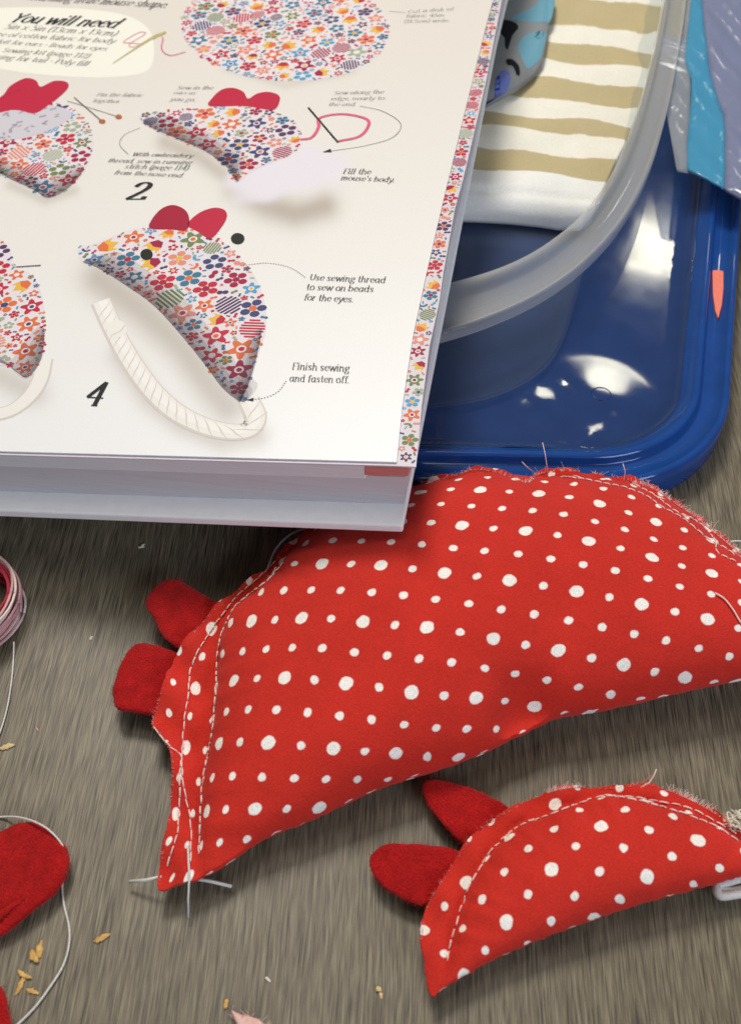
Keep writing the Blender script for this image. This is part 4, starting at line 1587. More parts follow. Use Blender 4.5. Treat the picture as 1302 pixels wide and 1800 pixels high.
# third mouse
P_ = Print()
P_.line([(-20, 732), (20, 722), (50, 700), (70, 670), (78, 635)], 0.0058, pm('rope_edge', (0.66, 0.61, 0.56)), 0)
P_.line([(-20, 731), (20, 721), (50, 699), (70, 669), (78, 634)], 0.0046, M_PROPE, 1.2e-5)
q = P_.area([(-60, 400), (0, 420), (18, 438), (28, 468), (58, 484), (75, 520), (81, 580), (74, 632), (50, 665), (30, 656), (10, 642), (-60, 620)], M_CLOTH, 4e-5)
floral(P_, q, 0.0043, 10, up=7e-5)
P_.build('mouse_picture', page, smooth=False)
# fourth mouse
P_ = Print()
q = P_.area([(138, 434), (165, 430), (200, 415), (240, 402), (290, 400), (340, 402), (380, 416), (420, 450), (450, 490), (465, 530), (468, 580), (455, 620), (442, 668), (430, 708), (415, 702), (390, 680), (360, 640), (320, 590), (270, 536), (220, 500), (172, 470), (145, 460)], M_CLOTH, 3e-5)
floral(P_, q, 0.0044, 12, up=6e-5)
P_.area([(264, 402), (268, 385), (285, 367), (305, 361), (325, 369), (333, 385), (328, 405), (300, 404)], M_PRED2, 1.0e-4)
P_.area([(330, 395), (350, 375), (375, 366), (394, 369), (399, 382), (388, 402), (370, 420), (348, 408)], M_PRED, 1.0e-4)
for cx, cy, rx_, ry_ in ((258, 448, 11, 10), (418, 420, 12, 10)):
    P_.area([(cx + rx_ * math.cos(t), cy + ry_ * math.sin(t)) for t in np.linspace(0, 2 * math.pi, 17)[:-1]], M_PBEAD, 1.2e-4, 1, False)
P_.build('mouse_picture', page, smooth=False)
# the pictured mice are printed with a darker underside
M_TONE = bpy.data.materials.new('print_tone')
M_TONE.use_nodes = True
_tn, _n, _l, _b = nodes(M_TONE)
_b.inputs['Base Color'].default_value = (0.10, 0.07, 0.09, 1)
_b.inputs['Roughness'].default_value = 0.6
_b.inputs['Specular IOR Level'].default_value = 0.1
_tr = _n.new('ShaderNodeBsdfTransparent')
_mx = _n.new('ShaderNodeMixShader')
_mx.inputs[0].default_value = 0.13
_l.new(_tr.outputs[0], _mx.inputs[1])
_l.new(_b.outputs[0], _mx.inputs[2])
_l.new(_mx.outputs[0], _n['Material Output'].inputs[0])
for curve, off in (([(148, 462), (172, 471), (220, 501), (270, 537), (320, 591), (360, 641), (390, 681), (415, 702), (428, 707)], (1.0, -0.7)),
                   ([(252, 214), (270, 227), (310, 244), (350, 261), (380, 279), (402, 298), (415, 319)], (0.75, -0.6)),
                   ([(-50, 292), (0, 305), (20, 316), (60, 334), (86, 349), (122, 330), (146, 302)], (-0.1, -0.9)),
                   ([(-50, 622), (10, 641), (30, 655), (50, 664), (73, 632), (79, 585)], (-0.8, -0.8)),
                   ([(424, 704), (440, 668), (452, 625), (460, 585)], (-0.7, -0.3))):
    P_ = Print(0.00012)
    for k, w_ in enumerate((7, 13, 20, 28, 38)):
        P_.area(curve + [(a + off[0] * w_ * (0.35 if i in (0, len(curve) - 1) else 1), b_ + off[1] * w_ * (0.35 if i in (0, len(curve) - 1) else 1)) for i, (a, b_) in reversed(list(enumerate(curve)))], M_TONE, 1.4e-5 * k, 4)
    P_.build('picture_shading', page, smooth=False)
# printed rope tail
P_ = Print()
rope = [(178, 532), (196, 572), (222, 622), (258, 675), (300, 718), (350, 746), (400, 759), (436, 756), (449, 735), (438, 706)]
q = P_.line(rope, 0.0066, pm('rope_edge', (0.66, 0.61, 0.56)), 0)
P_.line([(x_ + 1.0, y_ - 1.0) for x_, y_ in rope], 0.0054, M_PROPE, 1.2e-5)
P_.line([(x_ + 2.5, y_ - 3) for x_, y_ in rope], 0.0026, pm('rope_white', (0.88, 0.86, 0.83)), 2.2e-5)
q = resample(q, 0.0040)
for i in range(1, len(q) - 1):
    t = q[i + 1] - q[i - 1]
    t /= np.linalg.norm(t)
    nn_ = np.array([-t[1], t[0]])
    a = q[i] + nn_ * 0.0030 - t * 0.0034
    c_ = q[i] - nn_ * 0.0030 + t * 0.0034
    m1, m2 = a * 0.65 + c_ * 0.35 + t * 0.0002, a * 0.35 + c_ * 0.65 - t * 0.0002
    w_ = t * 0.00034
    ln = [a, m1, m2, c_]
    for j in range(3):
        wa, wb = w_ * (0.25, 0.9, 0.9, 0.3)[j], w_ * (0.25, 0.9, 0.9, 0.3)[j + 1]
        P_.poly([ln[j] - wa, ln[j + 1] - wb, ln[j + 1] + wb, ln[j] + wa], M_PROPE2, 3e-5 + i * 1e-7)
P_.area([(190, 572), (205, 562), (220, 570), (222, 586), (206, 594), (192, 588)], M_PROPE, 5e-5)
P_.line([(196, 590), (212, 582), (220, 572)], 0.0004, M_PROPE2, 8e-5)
P_.build('rope_picture', page, smooth=False)
# needles, pins, threads
M_PPINK = pm('thread_pink', (0.72, 0.12, 0.24))
M_PGREEN = pm('needle_green', (0.50, 0.48, 0.16))
P_ = Print(0.0002)
P_.line([(199, 112), (232, 90), (270, 66)], 0.0004, M_PGREEN, 0, 6, 0.0015)
P_.line([(268, 68), (291, 57)], 0.0018, M_PGREEN, 1e-5)
P_.build('needle_picture', page, smooth=False)
P_ = Print(0.00019)
P_.line([(287, 68), (285, 88), (300, 98), (326, 92)], 0.0005, M_PPINK)
P_.line([(287, 68), (278, 60), (240, 82), (228, 78), (256, 60), (244, 58), (218, 74), (230, 76), (250, 78)], 0.0005, pm('thread_pale_pink', (0.78, 0.36, 0.40)), 1e-5)
P_.build('thread_picture', page, smooth=False)
P_ = Print(0.0002)
P_.line([(528, 246), (548, 242), (560, 224), (562, 208), (600, 201), (640, 208), (648, 220), (632, 240), (594, 249)], 0.0012, M_PPINK)
P_.build('thread_picture', page, smooth=False)
P_ = Print(0.00023)
P_.line([(542, 190), (594, 251)], 0.0007, M_INK)
P_.build('needle_picture', page, smooth=False)
for ends, w_ in ((((131, 172), (180, 214)), 0.0005), (((119, 178), (209, 206)), 0.00025)):
    P_ = Print(0.0002)
    P_.line(ends, w_, M_INKSOFT)
    c_ = ends[1]
    P_.area([(c_[0] + 6 * math.cos(t), c_[1] + 4 * math.sin(t)) for t in np.linspace(0, 6.283, 13)[:-1]], pm('pin_head', (0.45, 0.14, 0.06)), 2e-5, 1, False)
    P_.build('pin_picture', page, smooth=False)
P_ = Print(0.0002)
P_.line([(28, 470), (72, 467)], 0.0005, M_INKSOFT, 2e-5)
P_.build('needle_picture', page, smooth=False)
# guide lines with arrow heads


def dotted(px, w=0.0003, dash=0.0004, gap=0.0005):
    q = resample(smooth_line(plan(px, BZ, BA), 8), dash + gap)
    for i in range(len(q) - 1):
        t = q[i + 1] - q[i]
        t = t / np.linalg.norm(t)
        nn_ = np.array([-t[1], t[0]]) * w / 2
        P_.poly([q[i] - nn_, q[i] + t * dash - nn_, q[i] + t * dash + nn_, q[i] + nn_], M_INKSOFT)


def arrow(tip, bk):
    a, c_ = plan([tip], BZ, BA)[0], plan([bk], BZ, BA)[0]
    t = c_ - a
    nn_ = np.array([-t[1], t[0]]) * 0.35
    P_.poly([a, c_ - nn_, c_ + nn_], M_INK, 1e-5)


for kind_, px_, w_, hd in (('dot', [(428, 467), (470, 463), (510, 471), (538, 489)], 0, None), ('dot', [(503, 670), (490, 688), (468, 699), (440, 704)], 0, ((433, 704), (446, 703))),
                           ('line', [(632, 187), (672, 196), (704, 218), (690, 242), (640, 257), (574, 267)], 0.00022, ((567, 268), (582, 265))),
                           ('line', [(247, 225), (219, 238), (211, 255), (226, 272)], 0.0002, None), ('line', [(684, 20), (712, 23)], 0.0002, None)):
    P_ = Print(0.00016)
    if kind_ == 'dot':
        dotted(px_)
    else:
        P_.line(px_, w_, M_INKSOFT)
    if hd:
        arrow(*hd)
    P_.build('guide_line', page, smooth=False)

# ---- lettering: letters drawn with a broad nib
G = {
    'a': (10.5, [[(8, 8), (5, 10), (2, 8), (1, 4), (3, 0), (6, 1), (8, 4)], [(8, 10), (8, 1), (10, 0)]]),
    'b': (10, [[(1.5, 15), (1.5, .5)], [(1.5, 7), (4, 10), (7, 9), (8.5, 5), (7, 1), (4, 0), (1.5, 2)], [(0, 15), (1.5, 15)]]),
    'c': (9, [[(8, 8), (5, 10), (2, 8), (1, 5), (2, 2), (5, 0), (8, 2)]]),
    'd': (10.8, [[(8, 15), (8, 0)], [(8, 0), (10, 0)], [(8, 7), (5.5, 10), (2.5, 9), (1, 5), (2.5, 1), (5.5, 0), (8, 2)], [(6.2, 15), (8, 15)]]),
    'e': (9, [[(1.2, 5.5), (8, 5.5)], [(8, 5.5), (7.5, 8.5), (5, 10), (2, 8), (1, 5), (2, 2), (5, 0), (8, 2)]]),
    'f': (6.5, [[(7, 13.5), (5.5, 15), (3.5, 13.5), (3.2, 10), (3.2, 0)], [(.5, 10), (6, 10)], [(1.4, 0), (5, 0)]]),
    'g': (9.5, [[(7, 9), (4, 10), (1.5, 8), (1.5, 5.5), (4, 4), (7, 5.5), (7.5, 8), (7, 9)], [(3, 4), (2, 2), (4, 1), (8, 0), (8.5, -2.5), (5, -5), (1.5, -4), (1, -2), (3, .5)], [(7, 9), (9, 10)]]),
    'h': (10, [[(1.8, 15), (1.8, 0)], [(1.8, 7), (5, 10), (7.5, 8.5), (7.8, 0)], [(0, 15), (1.8, 15)], [(.3, 0), (3.3, 0)], [(6.3, 0), (9.5, 0)]]),
    'i': (4.8, [[(2, 10), (2, 0)], [(.4, 10), (2, 10)], [(.4, 0), (3.6, 0)], [(2, 13.2), (2, 14.4)]]),
    'k': (9.2, [[(1.8, 15), (1.8, 0)], [(1.8, 4), (7, 10)], [(3.6, 6), (8, 0)], [(0, 15), (1.8, 15)], [(.3, 0), (3.3, 0)], [(7, 0), (9, 0)]]),
    'l': (4.8, [[(2, 15), (2, 0)], [(.4, 15), (2, 15)], [(.4, 0), (3.6, 0)]]),
    'm': (14.4, [[(1.8, 10), (1.8, 0)], [(1.8, 7), (4.5, 10), (6.5, 8.5), (6.8, 0)], [(6.8, 7), (9.5, 10), (11.5, 8.5), (11.8, 0)], [(.3, 10), (1.8, 10)], [(.3, 0), (3.3, 0)], [(5.5, 0), (8, 0)], [(10.5, 0), (13.4, 0)]]),
    'n': (10, [[(1.8, 10), (1.8, 0)], [(1.8, 7), (5, 10), (7.5, 8.5), (7.8, 0)], [(.3, 10), (1.8, 10)], [(.3, 0), (3.3, 0)], [(6.3, 0), (9.5, 0)]]),
    'o': (9.8, [[(5, 10), (2, 8.5), (1, 5), (2, 1.5), (5, 0), (8, 1.5), (9, 5), (8, 8.5), (5, 10)]]),
    'p': (10, [[(1.8, 10), (1.8, -5)], [(1.8, 7), (4, 10), (7, 9), (8.5, 5), (7, 1), (4, 0), (1.8, 2)], [(.3, 10), (1.8, 10)], [(.3, -5), (3.3, -5)]]),
    'q': (10, [[(8, 10), (8, -5)], [(8, 7), (5.5, 10), (2.5, 9), (1, 5), (2.5, 1), (5.5, 0), (8, 2)]]),
    'r': (7.2, [[(1.8, 10), (1.8, 0)], [(1.8, 6.5), (4, 9.5), (6.5, 9.3)], [(.3, 10), (1.8, 10)], [(.3, 0), (3.3, 0)]]),
    's': (8, [[(6.5, 8), (4, 10), (1.5, 8.5), (2, 6.3), (5.5, 4), (6.7, 2), (4, 0), (1, 1.8)]]),
    't': (6.6, [[(3, 14), (3, 2), (4.5, 0), (6, 1)], [(.5, 10), (6, 10)]]),
    'u': (10.3, [[(1.8, 10), (1.8, 2), (4, 0), (7.8, 3)], [(7.8, 10), (7.8, 0)], [(7.8, 0), (9.6, 0)], [(.3, 10), (1.8, 10)], [(6.2, 10), (7.8, 10)]]),
    'v': (9, [[(.8, 10), (4.5, 0)], [(4.5, 0), (8.3, 10)], [(0, 10), (2.4, 10)], [(7, 10), (9, 10)]]),
    'w': (13.4, [[(.8, 10), (3.8, 0)], [(3.8, 0), (6.6, 9.5)], [(6.6, 9.5), (9.6, 0)], [(9.6, 0), (12.6, 10)], [(0, 10), (2.4, 10)], [(11.4, 10), (13.3, 10)]]),
    'x': (9, [[(1, 10), (8, 0)], [(8, 10), (1, 0)]]),
    'y': (9, [[(.8, 10), (4.8, 0)], [(8.5, 10), (4, -3), (1.5, -5), (.5, -4)], [(0, 10), (2.4, 10)], [(7, 10), (9, 10)]]),
    'Y': (11, [[(1, 14), (5.5, 7)], [(5.5, 7), (5.5, 0)], [(10.5, 14), (5.5, 7)], [(0, 14), (3, 14)], [(9, 14), (11, 14)], [(3.8, 0), (7.4, 0)]]),
    'P': (9.6, [[(2, 14), (2, 0)], [(2, 14), (6.5, 14), (9, 11), (6.5, 7.2), (2, 7)], [(.5, 14), (2, 14)], [(.5, 0), (4, 0)]]),
    'S': (9.6, [[(8, 11.5), (5, 14), (2, 12), (2, 9), (5, 7), (8, 4.5), (8, 2), (5, 0), (1.4, 2.5)]]),
    'C': (11, [[(10, 11), (6.5, 14), (2.5, 12), (1, 7), (2.5, 2), (6.5, 0), (10, 3)]]),
    'F': (9.4, [[(2, 14), (2, 0)], [(2, 14), (9, 14)], [(9, 14), (9, 12)], [(2, 7.3), (6.5, 7.3)], [(.5, 0), (4, 0)]]),
    'U': (12, [[(2, 14), (2, 4), (5.5, 0), (9.5, 3.5)], [(9.8, 14), (9.8, 3)], [(.5, 14), (4, 14)], [(8.4, 14), (11.4, 14)]]),
    'W': (16, [[(1, 14), (4.6, 0)], [(4.6, 0), (8, 13)], [(8, 13), (11.4, 0)], [(11.4, 0), (15, 14)], [(0, 14), (2.6, 14)], [(13.8, 14), (16, 14)]]),
    'B': (10.4, [[(2, 14), (2, 0)], [(2, 14), (6.5, 14), (8.6, 11), (6.3, 7.6), (2, 7.4)], [(5, 7.5), (9.4, 4.6), (7, 0), (2, 0)], [(.5, 14), (2, 14)], [(.5, 0), (2, 0)]]),
    '0': (9.6, [[(5, 14), (2, 12), (1, 7), (2, 2), (5, 0), (8, 2), (9, 7), (8, 12), (5, 14)]]),
    '1': (7, [[(1.5, 11.5), (4, 14)], [(4, 14), (4, 0)], [(2, 0), (6, 0)]]),
    '2': (9.6, [[(1.2, 10.5), (2.5, 13.2), (5.5, 14), (8.2, 12), (7.6, 8.5), (4.5, 4.5), (1, 0.6)], [(1, 0.6), (9, 0.6)], [(9, .6), (9.2, 2.6)]]),
    '3': (9, [[(1.4, 12), (4.5, 14), (7.4, 11.5), (4, 7.5)], [(4, 7.5), (8, 5.5), (7.2, 1.2), (4, 0), (1, 1.6)]]),
    '4': (10, [[(7, 14), (1, 4.6)], [(1, 4.6), (9.6, 4.6)], [(7, 14), (7, 0)], [(5.4, 0), (8.6, 0)]]),
    '5': (9, [[(8, 14), (2.6, 14)], [(2.6, 14), (2.1, 8)], [(2.1, 8), (5.5, 9), (8.2, 6), (7.4, 1.5), (4, 0), (1, 1.5)]]),
    '.': (4, [[(1.6, 0), (1.6, 1.3)]]), ',': (4, [[(1.8, 1), (1, -2.4)]]), "'": (4, [[(2, 14.5), (1.4, 11.5)]]),
    '(': (5.5, [[(4.6, 15), (1.8, 10), (1.8, 2), (4.6, -3)]]), ')': (5.5, [[(1, 15), (3.8, 10), (3.8, 2), (1, -3)]]),
    '*': (6, [[(3, 5), (3, 7.4)], [(2, 6.2), (4, 6.2)]]), ' ': (4.6, []),
}


def write(text, p0, p1, nib=1.5, hair=0.34, slant=0.22, aspect=1.3, ink=None, name='caption', bold=1.0):
    """one line of print between two photo points on its baseline"""
    adv = sum(G[c][0] for c in text) * 1.0
    a, b_ = plan([p0], BZ, BA)[0], plan([p1], BZ, BA)[0]
    ux = (b_ - a)
    s = np.linalg.norm(ux) / adv
    ux = ux / np.linalg.norm(ux)
    uy = np.array([-ux[1], ux[0]])
    # the page's own upright direction
    P_ = WR['P']
    x0 = 0
    k = 0
    for ch in text:
        w, strokes = G[ch]
        for st in strokes:
            if nib <= 1.35 and len(st) == 2 and st[0][1] == st[1][1] and abs(st[0][0] - st[1][0]) < 3.7:
                continue
            q = [np.array(v, float) for v in st]
            if len(q) > 2:
                for _ in range(2):
                    o = [q[0]]
                    for i in range(len(q) - 1):
                        o += [q[i] * .75 + q[i + 1] * .25, q[i] * .25 + q[i + 1] * .75]
                    q = o + [q[-1]]
            for i in range(len(q) - 1):
                t = q[i + 1] - q[i]
                L = np.linalg.norm(t) + 1e-9
                nrm = np.array([-t[1], t[0]]) / L
                half = (hair + (nib - hair) * abs(nrm[0]) ** 1.4) * 0.5 * bold
                e_ = t / L * 0.12
                c4 = [q[i] - nrm * half - e_, q[i + 1] - nrm * half + e_, q[i + 1] + nrm * half + e_, q[i] + nrm * half - e_]
                pts = []
                for v in c4:
                    xx = x0 + v[0] + slant * v[1]
                    yy = v[1] * aspect
                    pts.append(a + ux * xx * s + uy * yy * s)
                P_.poly(pts, ink or M_INK, (k % 9) * 1.2e-6)
                k += 1
        x0 += w


WR = {}


def block(name, lines, **kw):
    WR['P'] = Print(0.00022)
    for t, p0, p1 in lines:
        write(t, p0, p1, **kw)
    return WR['P'].build(name, page, smooth=False)


# pale panel behind the list
P_ = Print(0.00003)
P_.area([(-60, 20), (0, 14), (80, 13), (160, 17), (225, 28), (262, 52), (271, 88), (262, 122), (222, 134), (150, 136), (60, 130), (0, 121), (-60, 112)], pm('panel_cream', (0.87, 0.86, 0.78)))
P_.build('note_panel', page, smooth=False)
block('caption', [('charming little mouse shape.', (45, 0), (292, 15))], nib=1.5, slant=0.3)
block('heading', [('You will need', (14, 39), (203, 50))], nib=2.5, hair=0.55, slant=0.34, aspect=1.1)
block('caption', [('5in x 5in (13cm x 13cm)', (6, 51), (203, 64)), ('square of cotton fabric for body', (-42, 62), (200, 77)), ('felt for ears * Beads for eyes', (-8, 77), (187, 90)),
                  ('Sewing kit (page 112)', (2, 92), (155, 103)), ('string for tail * Poly fill', (-22, 103), (153, 117))], nib=1.3, slant=0.2, aspect=1.0, ink=M_INKSOFT)
block('caption', [('Pin the fabric', (169, 170), (250, 171)), ('together.', (162, 180), (212, 182))], nib=1.2, ink=M_INKSOFT, slant=0.2, aspect=1.0)
block('caption', [('Sew in the', (310, 158), (374, 158)), ('ears as', (304, 166), (343, 167)), ('you go.', (298, 178), (343, 179))], nib=1.2, ink=M_INKSOFT, slant=0.2, aspect=1.0)
block('caption', [('Cut a disk of', (716, 24), (797, 19)), ('fabric 45in', (712, 32), (780, 30)), ('(11.5cm) wide.', (709, 41), (790, 39))], nib=1.1, ink=M_INKSOFT, slant=0.1, aspect=1.0)
block('caption', [('Sew along the', (586, 167), (674, 165)), ('edge, nearly to', (581, 177), (675, 176)), ('the end.', (576, 187), (626, 187))], nib=1.2, ink=M_INKSOFT, slant=0.15, aspect=1.0)
block('caption', [('With embroidery', (231, 275), (338, 278)), ('thread, sew in running', (188, 286), (336, 290)), ('stitch (page 114)', (218, 297), (330, 300)), ('from the nose end.', (199, 307), (322, 313))], nib=1.3, hair=0.4, slant=0.22, aspect=1.0)
block('caption', [("Fill the", (602, 306), (651, 307)), ("mouse's body.", (598, 317), (693, 321))], nib=1.6, hair=0.5, slant=0.1, aspect=1.15, ink=M_INKMID)
block('caption', [('Use sewing thread', (543, 493), (677, 498)), ('to sew on beads', (537, 510), (656, 514)), ('for the eyes.', (533, 528), (621, 532))], nib=1.7, hair=0.5, slant=0.02, aspect=1.2, ink=M_INKMID)
block('caption', [('Finish sewing', (513, 650), (614, 654)), ('and fasten off.', (508, 671), (614, 674))], nib=1.7, hair=0.5, slant=-0.08, aspect=1.25, ink=M_INKMID)
block('step_number', [('2', (218, 352), (252, 352))], nib=2.6, hair=0.7, slant=0.18, aspect=1.0)
block('step_number', [('4', (144, 712), (176, 714))], nib=2.4, hair=0.6, slant=0.06, aspect=1.2)

# printed backdrop tones of the page, its warm to cool fade partly painted window light (the printed photographs have soft grey shades of their own)
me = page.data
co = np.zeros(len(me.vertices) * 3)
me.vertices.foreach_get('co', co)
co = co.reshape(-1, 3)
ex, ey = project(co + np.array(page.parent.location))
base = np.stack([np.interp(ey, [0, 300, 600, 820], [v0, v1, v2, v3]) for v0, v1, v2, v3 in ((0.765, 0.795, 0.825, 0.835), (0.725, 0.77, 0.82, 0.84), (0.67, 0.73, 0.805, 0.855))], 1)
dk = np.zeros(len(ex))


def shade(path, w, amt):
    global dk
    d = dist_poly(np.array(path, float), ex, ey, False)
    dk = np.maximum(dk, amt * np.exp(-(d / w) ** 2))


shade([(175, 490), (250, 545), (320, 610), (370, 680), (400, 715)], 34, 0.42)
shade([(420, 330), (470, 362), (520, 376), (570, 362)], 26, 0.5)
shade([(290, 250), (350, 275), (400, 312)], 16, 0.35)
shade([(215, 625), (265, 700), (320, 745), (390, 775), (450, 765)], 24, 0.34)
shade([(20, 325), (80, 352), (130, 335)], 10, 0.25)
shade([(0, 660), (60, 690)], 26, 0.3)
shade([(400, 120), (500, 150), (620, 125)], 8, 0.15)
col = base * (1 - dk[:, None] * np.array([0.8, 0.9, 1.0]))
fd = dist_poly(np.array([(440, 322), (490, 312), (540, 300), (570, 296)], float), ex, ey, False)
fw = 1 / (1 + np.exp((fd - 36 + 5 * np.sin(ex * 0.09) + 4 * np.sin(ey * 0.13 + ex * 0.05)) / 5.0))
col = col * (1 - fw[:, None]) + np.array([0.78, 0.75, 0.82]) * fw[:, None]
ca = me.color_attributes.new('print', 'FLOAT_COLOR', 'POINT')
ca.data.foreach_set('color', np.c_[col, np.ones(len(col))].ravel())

# ------------------------------------------------------------------ felt, threads and crumbs on the left
felt('felt_piece', [(-70, 1490), (-30, 1470), (0, 1456), (30, 1444), (65, 1446), (95, 1465), (118, 1490), (123, 1520), (113, 1550), (95, 1574), (60, 1600), (30, 1624), (0, 1643), (-50, 1668), (-80, 1600)],
     lambda x, y: 0.0016 + 0.0012 * np.sin(x * 150 + 1), 0.0028, None, 'rounded red felt piece with a fold, ringed by white thread', 'felt piece', plane=(0.004, 0, 0))
felt('felt_piece', [(-60, 1745), (-10, 1731), (6, 1740), (15, 1772), (20, 1812), (0, 1850), (-70, 1850)], lambda x, y: 0.0004 + 0 * x, 0.0026, None, 'corner of a red felt piece, only its edge in view below the thread loop', 'felt piece', plane=(0.002, 0, 0))
# small crease flap on the felt
fz = felt('felt_strip', [(-50, 1640), (-5, 1606), (20, 1588), (46, 1573), (50, 1578), (20, 1600), (0, 1616), (-50, 1652)], lambda x, y: 0.0042 + 0 * x, 0.0011, None, 'thin red felt strip lying across the rounded felt piece', 'felt strip', plane=(0.0052, 0, 0), step=0.0014)


def thread(name, px, z, r, m, label, cat='thread', group=None, parent=None):
    mb = MB()
    pts = smooth_line([(p[0], p[1], (p[2] if len(p) > 2 else z)) for p in px], 8)
    mb.tube([at(p[0], p[1], p[2]) for p in pts], r, m, 6)
    o = mb.build(name, parent)
    return tag(centre_origin(o), label, cat, group)


thread('thread', [(-30, 1440), (5, 1436), (35, 1437, 0.0035), (65, 1446, 0.0062), (90, 1462, 0.0062), (112, 1490, 0.005), (118, 1530, 0.003), (110, 1556), (113, 1590), (122, 1630), (121, 1665), (110, 1700), (88, 1735), (62, 1770), (30, 1802), (-10, 1835)], 0.0007, 0.00028, M_WHITE, 'long white thread looping around the rounded red felt piece')
thread('thread', [(25, 1128, 0.003), (24, 1160), (21, 1195), (14, 1240), (3, 1280), (-10, 1310)], 0.0007, 0.00024, M_WHITE, 'white thread trailing down from the pink thread coil')
thread('thread', [(470, 1000), (485, 965), (510, 940), (545, 926), (575, 918)], 0.014, 0.00034, M_INKSOFT if False else add_noise(mat('grey_thread', (0.42, 0.40, 0.42), 0.8, 0.2), 3000, 0.1), 'grey thread running along the large mouse under the book')
thread('thread', [(1283, 952), (1296, 951), (1330, 954)], 0.012, 0.00025, M_WHITE, 'short white thread by the frayed edge of the large mouse')

# coil of thread at the left edge
mb = MB()
M_CRED = mat('coil_red', (0.42, 0.03, 0.05), 0.7, 0.3)
M_CPINK = mat('coil_pink', (0.66, 0.36, 0.36), 0.75, 0.3)
cc = at(-42, 1062, 0.006)
for k in range(26):
    r = 0.0128 - 0.0005 * (k % 6) + rng.uniform(-0.0003, 0.0003)
    z = 0.0010 + 0.0004 * k
    ph, am = rng.uniform(0, 6.28), rng.uniform(0.0001, 0.0005)
    tl_ = rng.uniform(-0.06, 0.06)
    pts = []
    for t in np.linspace(0, 2 * math.pi, 40):
        rr2 = r + am * math.sin(3 * t + ph)
        pts.append((cc.x + rr2 * math.cos(t), cc.y + 1.22 * rr2 * math.sin(t), z + tl_ * rr2 * math.cos(t) + 0.0006))
    mb.tube(pts, 0.00042, M_CRED if k % 6 > 2 else rng.choice([M_CPINK, M_CPINK, M_THREAD]), 6)
co_ = mb.build('thread_coil')
tag(centre_origin(co_), 'coil of pink and dark red thread at the left edge of the table', 'thread coil')

M_CRUMB = add_noise(mat('straw_crumb', (0.62, 0.38, 0.12), 0.7, 0.3), 900, 0.3)
M_CRUMB2 = add_noise(mat('pale_crumb', (0.68, 0.50, 0.25), 0.7, 0.3), 900, 0.25)
M_LINT = mat('pale_lint', (0.70, 0.66, 0.60), 0.8, 0.2)


def crumb(px, py, l_, w_, ang, m, label, bits=1, seed=0, group='crumbs scattered on the table', name='crumb'):
    rr = random.Random(seed * 7 + 1)
    mb = MB()
    c = at(px, py, 0.0006)
    l_, w_ = l_ * 0.85, w_ * 0.85
    for k in range(bits):
        a = math.radians(ang + (rr.uniform(25, 95) * k))
        ox, oy = (rr.uniform(-0.3, 0.3) * l_ * (k > 0), rr.uniform(-0.5, 0.5) * l_ * (k > 0))
        ll, ww = l_ * (1 - 0.28 * k), w_ * rr.uniform(0.75, 1.1)
        vs, fs = [], []
        nseg = 9
        for i in range(nseg):
            t = i / (nseg - 1) - 0.5
            rad = ww * 0.5 * max(0.06, math.cos(t * math.pi)) ** 0.7 * rr.uniform(0.55, 1.35)
            bx, by = t * ll, 0.12 * ll * math.sin(t * 3 + k)
            for s in range(7):
                th = 2 * math.pi * s / 7
                yy = by + rad * math.cos(th)
                zz = max(0.0001, ww * 0.16 + rad * 0.32 * math.sin(th)) + 0.0004 * k
                vs.append((c.x + ox + bx * math.cos(a) - yy * math.sin(a), c.y + oy + bx * math.sin(a) + yy * math.cos(a), zz))
        for i in range(nseg - 1):
            for s in range(7):
                p, q = i * 7 + s, i * 7 + (s + 1) % 7
                fs.append((p, q, q + 7, p + 7))
        fs.append(tuple(reversed(range(7))))
        fs.append(tuple((nseg - 1) * 7 + s for s in range(7)))
        mb.add(vs, fs, m)
    return tag(centre_origin(mb.build(name)), label, 'crumb' if name == 'crumb' else 'lint', group)


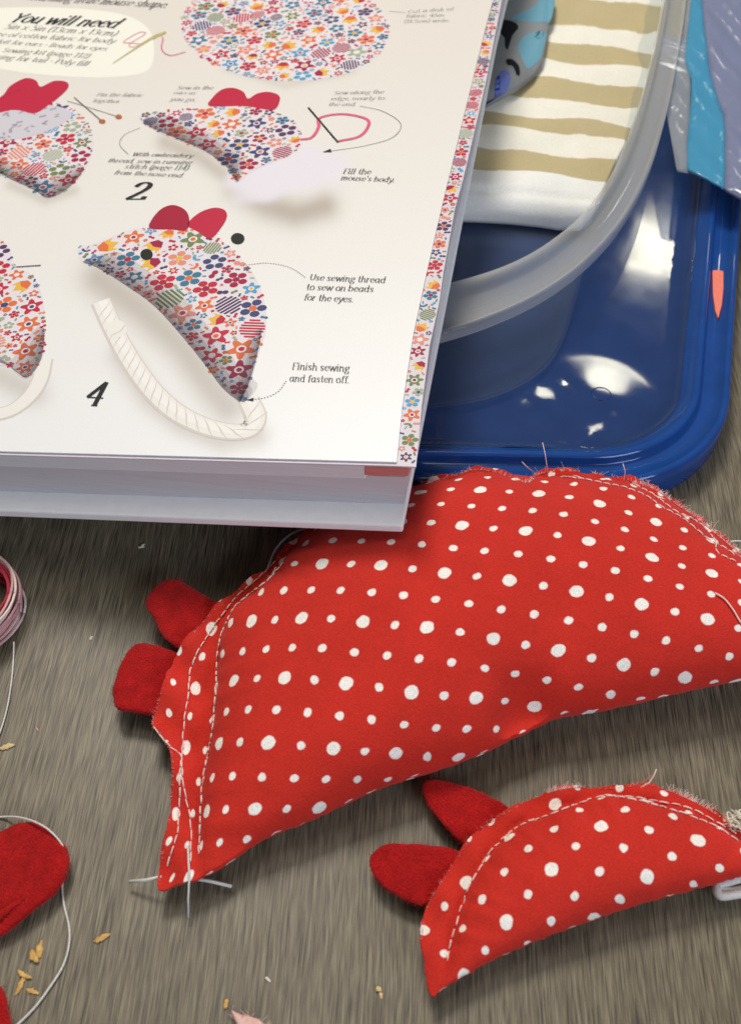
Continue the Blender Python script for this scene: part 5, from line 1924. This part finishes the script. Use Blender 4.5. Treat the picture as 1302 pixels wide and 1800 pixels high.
crumb(179, 1648, 0.0052, 0.0021, 10, M_CRUMB, 'single pointed straw crumb right of the white thread loop', 1, 1)
crumb(69, 1670, 0.0060, 0.0026, 70, M_CRUMB, 'lumpy straw crumb below the rounded felt piece, inside the thread loop', 2, 2)
crumb(36, 1730, 0.0068, 0.0016, 55, M_CRUMB, 'forked straw crumb beside the corner felt piece', 2, 3)
crumb(57, 1742, 0.0040, 0.0021, -35, M_CRUMB, 'orange brown crumb just right of the forked straw crumb', 1, 4)
crumb(10, 1312, 0.0058, 0.0022, 0, M_CRUMB2, 'pale woody crumb at the end of the trailing thread', 1, 5)
crumb(397, 1764, 0.0026, 0.0022, 60, M_CRUMB, 'round tan crumb above the pink fabric scrap', 1, 6)
crumb(669, 1746, 0.0026, 0.0016, 80, M_CRUMB2, 'tiny tan crumb left of the small mouse nose', 2, 7)
crumb(1152, 1358, 0.0001, 0.0001, 80, M_CRUMB2, '', 1, 7) if False else None
crumb(248, 960, 0.0026, 0.0014, -15, M_LINT, 'speck of pale lint in the shadow of the book', 2, 8, 'specks of lint on the table', 'lint')
crumb(160, 1120, 0.0018, 0.0010, 50, M_LINT, 'tiny white lint speck left of the felt ears', 1, 9, 'specks of lint on the table', 'lint')
crumb(471, 1721, 0.0020, 0.0013, -60, M_LINT, 'white lint speck on bare table between the two mice noses', 1, 10, 'specks of lint on the table', 'lint')
crumb(65, 1280, 0.0020, 0.0008, -70, M_PINK, 'tiny pink lint fibre near the left table edge', 1, 11, 'specks of lint on the table', 'lint')

# frayed pink scrap at the bottom edge
mb = MB()
M_SCRAP = add_noise(mat('pink_scrap', (0.78, 0.50, 0.44), 0.9, 0.1), 1200, 0.12, bump=0.4)
o = resample(smooth_line(plan([(408, 1778), (416, 1782), (440, 1788), (458, 1796), (470, 1815), (440, 1830), (420, 1806)], 0.001), 4, True), 0.0006, closed=True)
slab(mb, o, lambda x, y: 0.0016 + 0.0004 * np.sin(x * 900), lambda x, y: 0.0006 + 0 * x, M_SCRAP, 0.0012)
for _ in range(60):
    i = rng.randrange(len(o))
    p = Vector((o[i][0], o[i][1], 0.0012))
    d_ = Vector((rng.uniform(-1, 1), rng.uniform(-1, 1), rng.uniform(-0.2, 0.4))) * 0.0016
    mb.tube([p - d_ * 0.3, p + d_ * 0.5, p + d_], 0.00005, M_SCRAP, 4)
tag(centre_origin(mb.build('fabric_scrap')), 'frayed pale pink fabric scrap at the bottom edge', 'scrap')
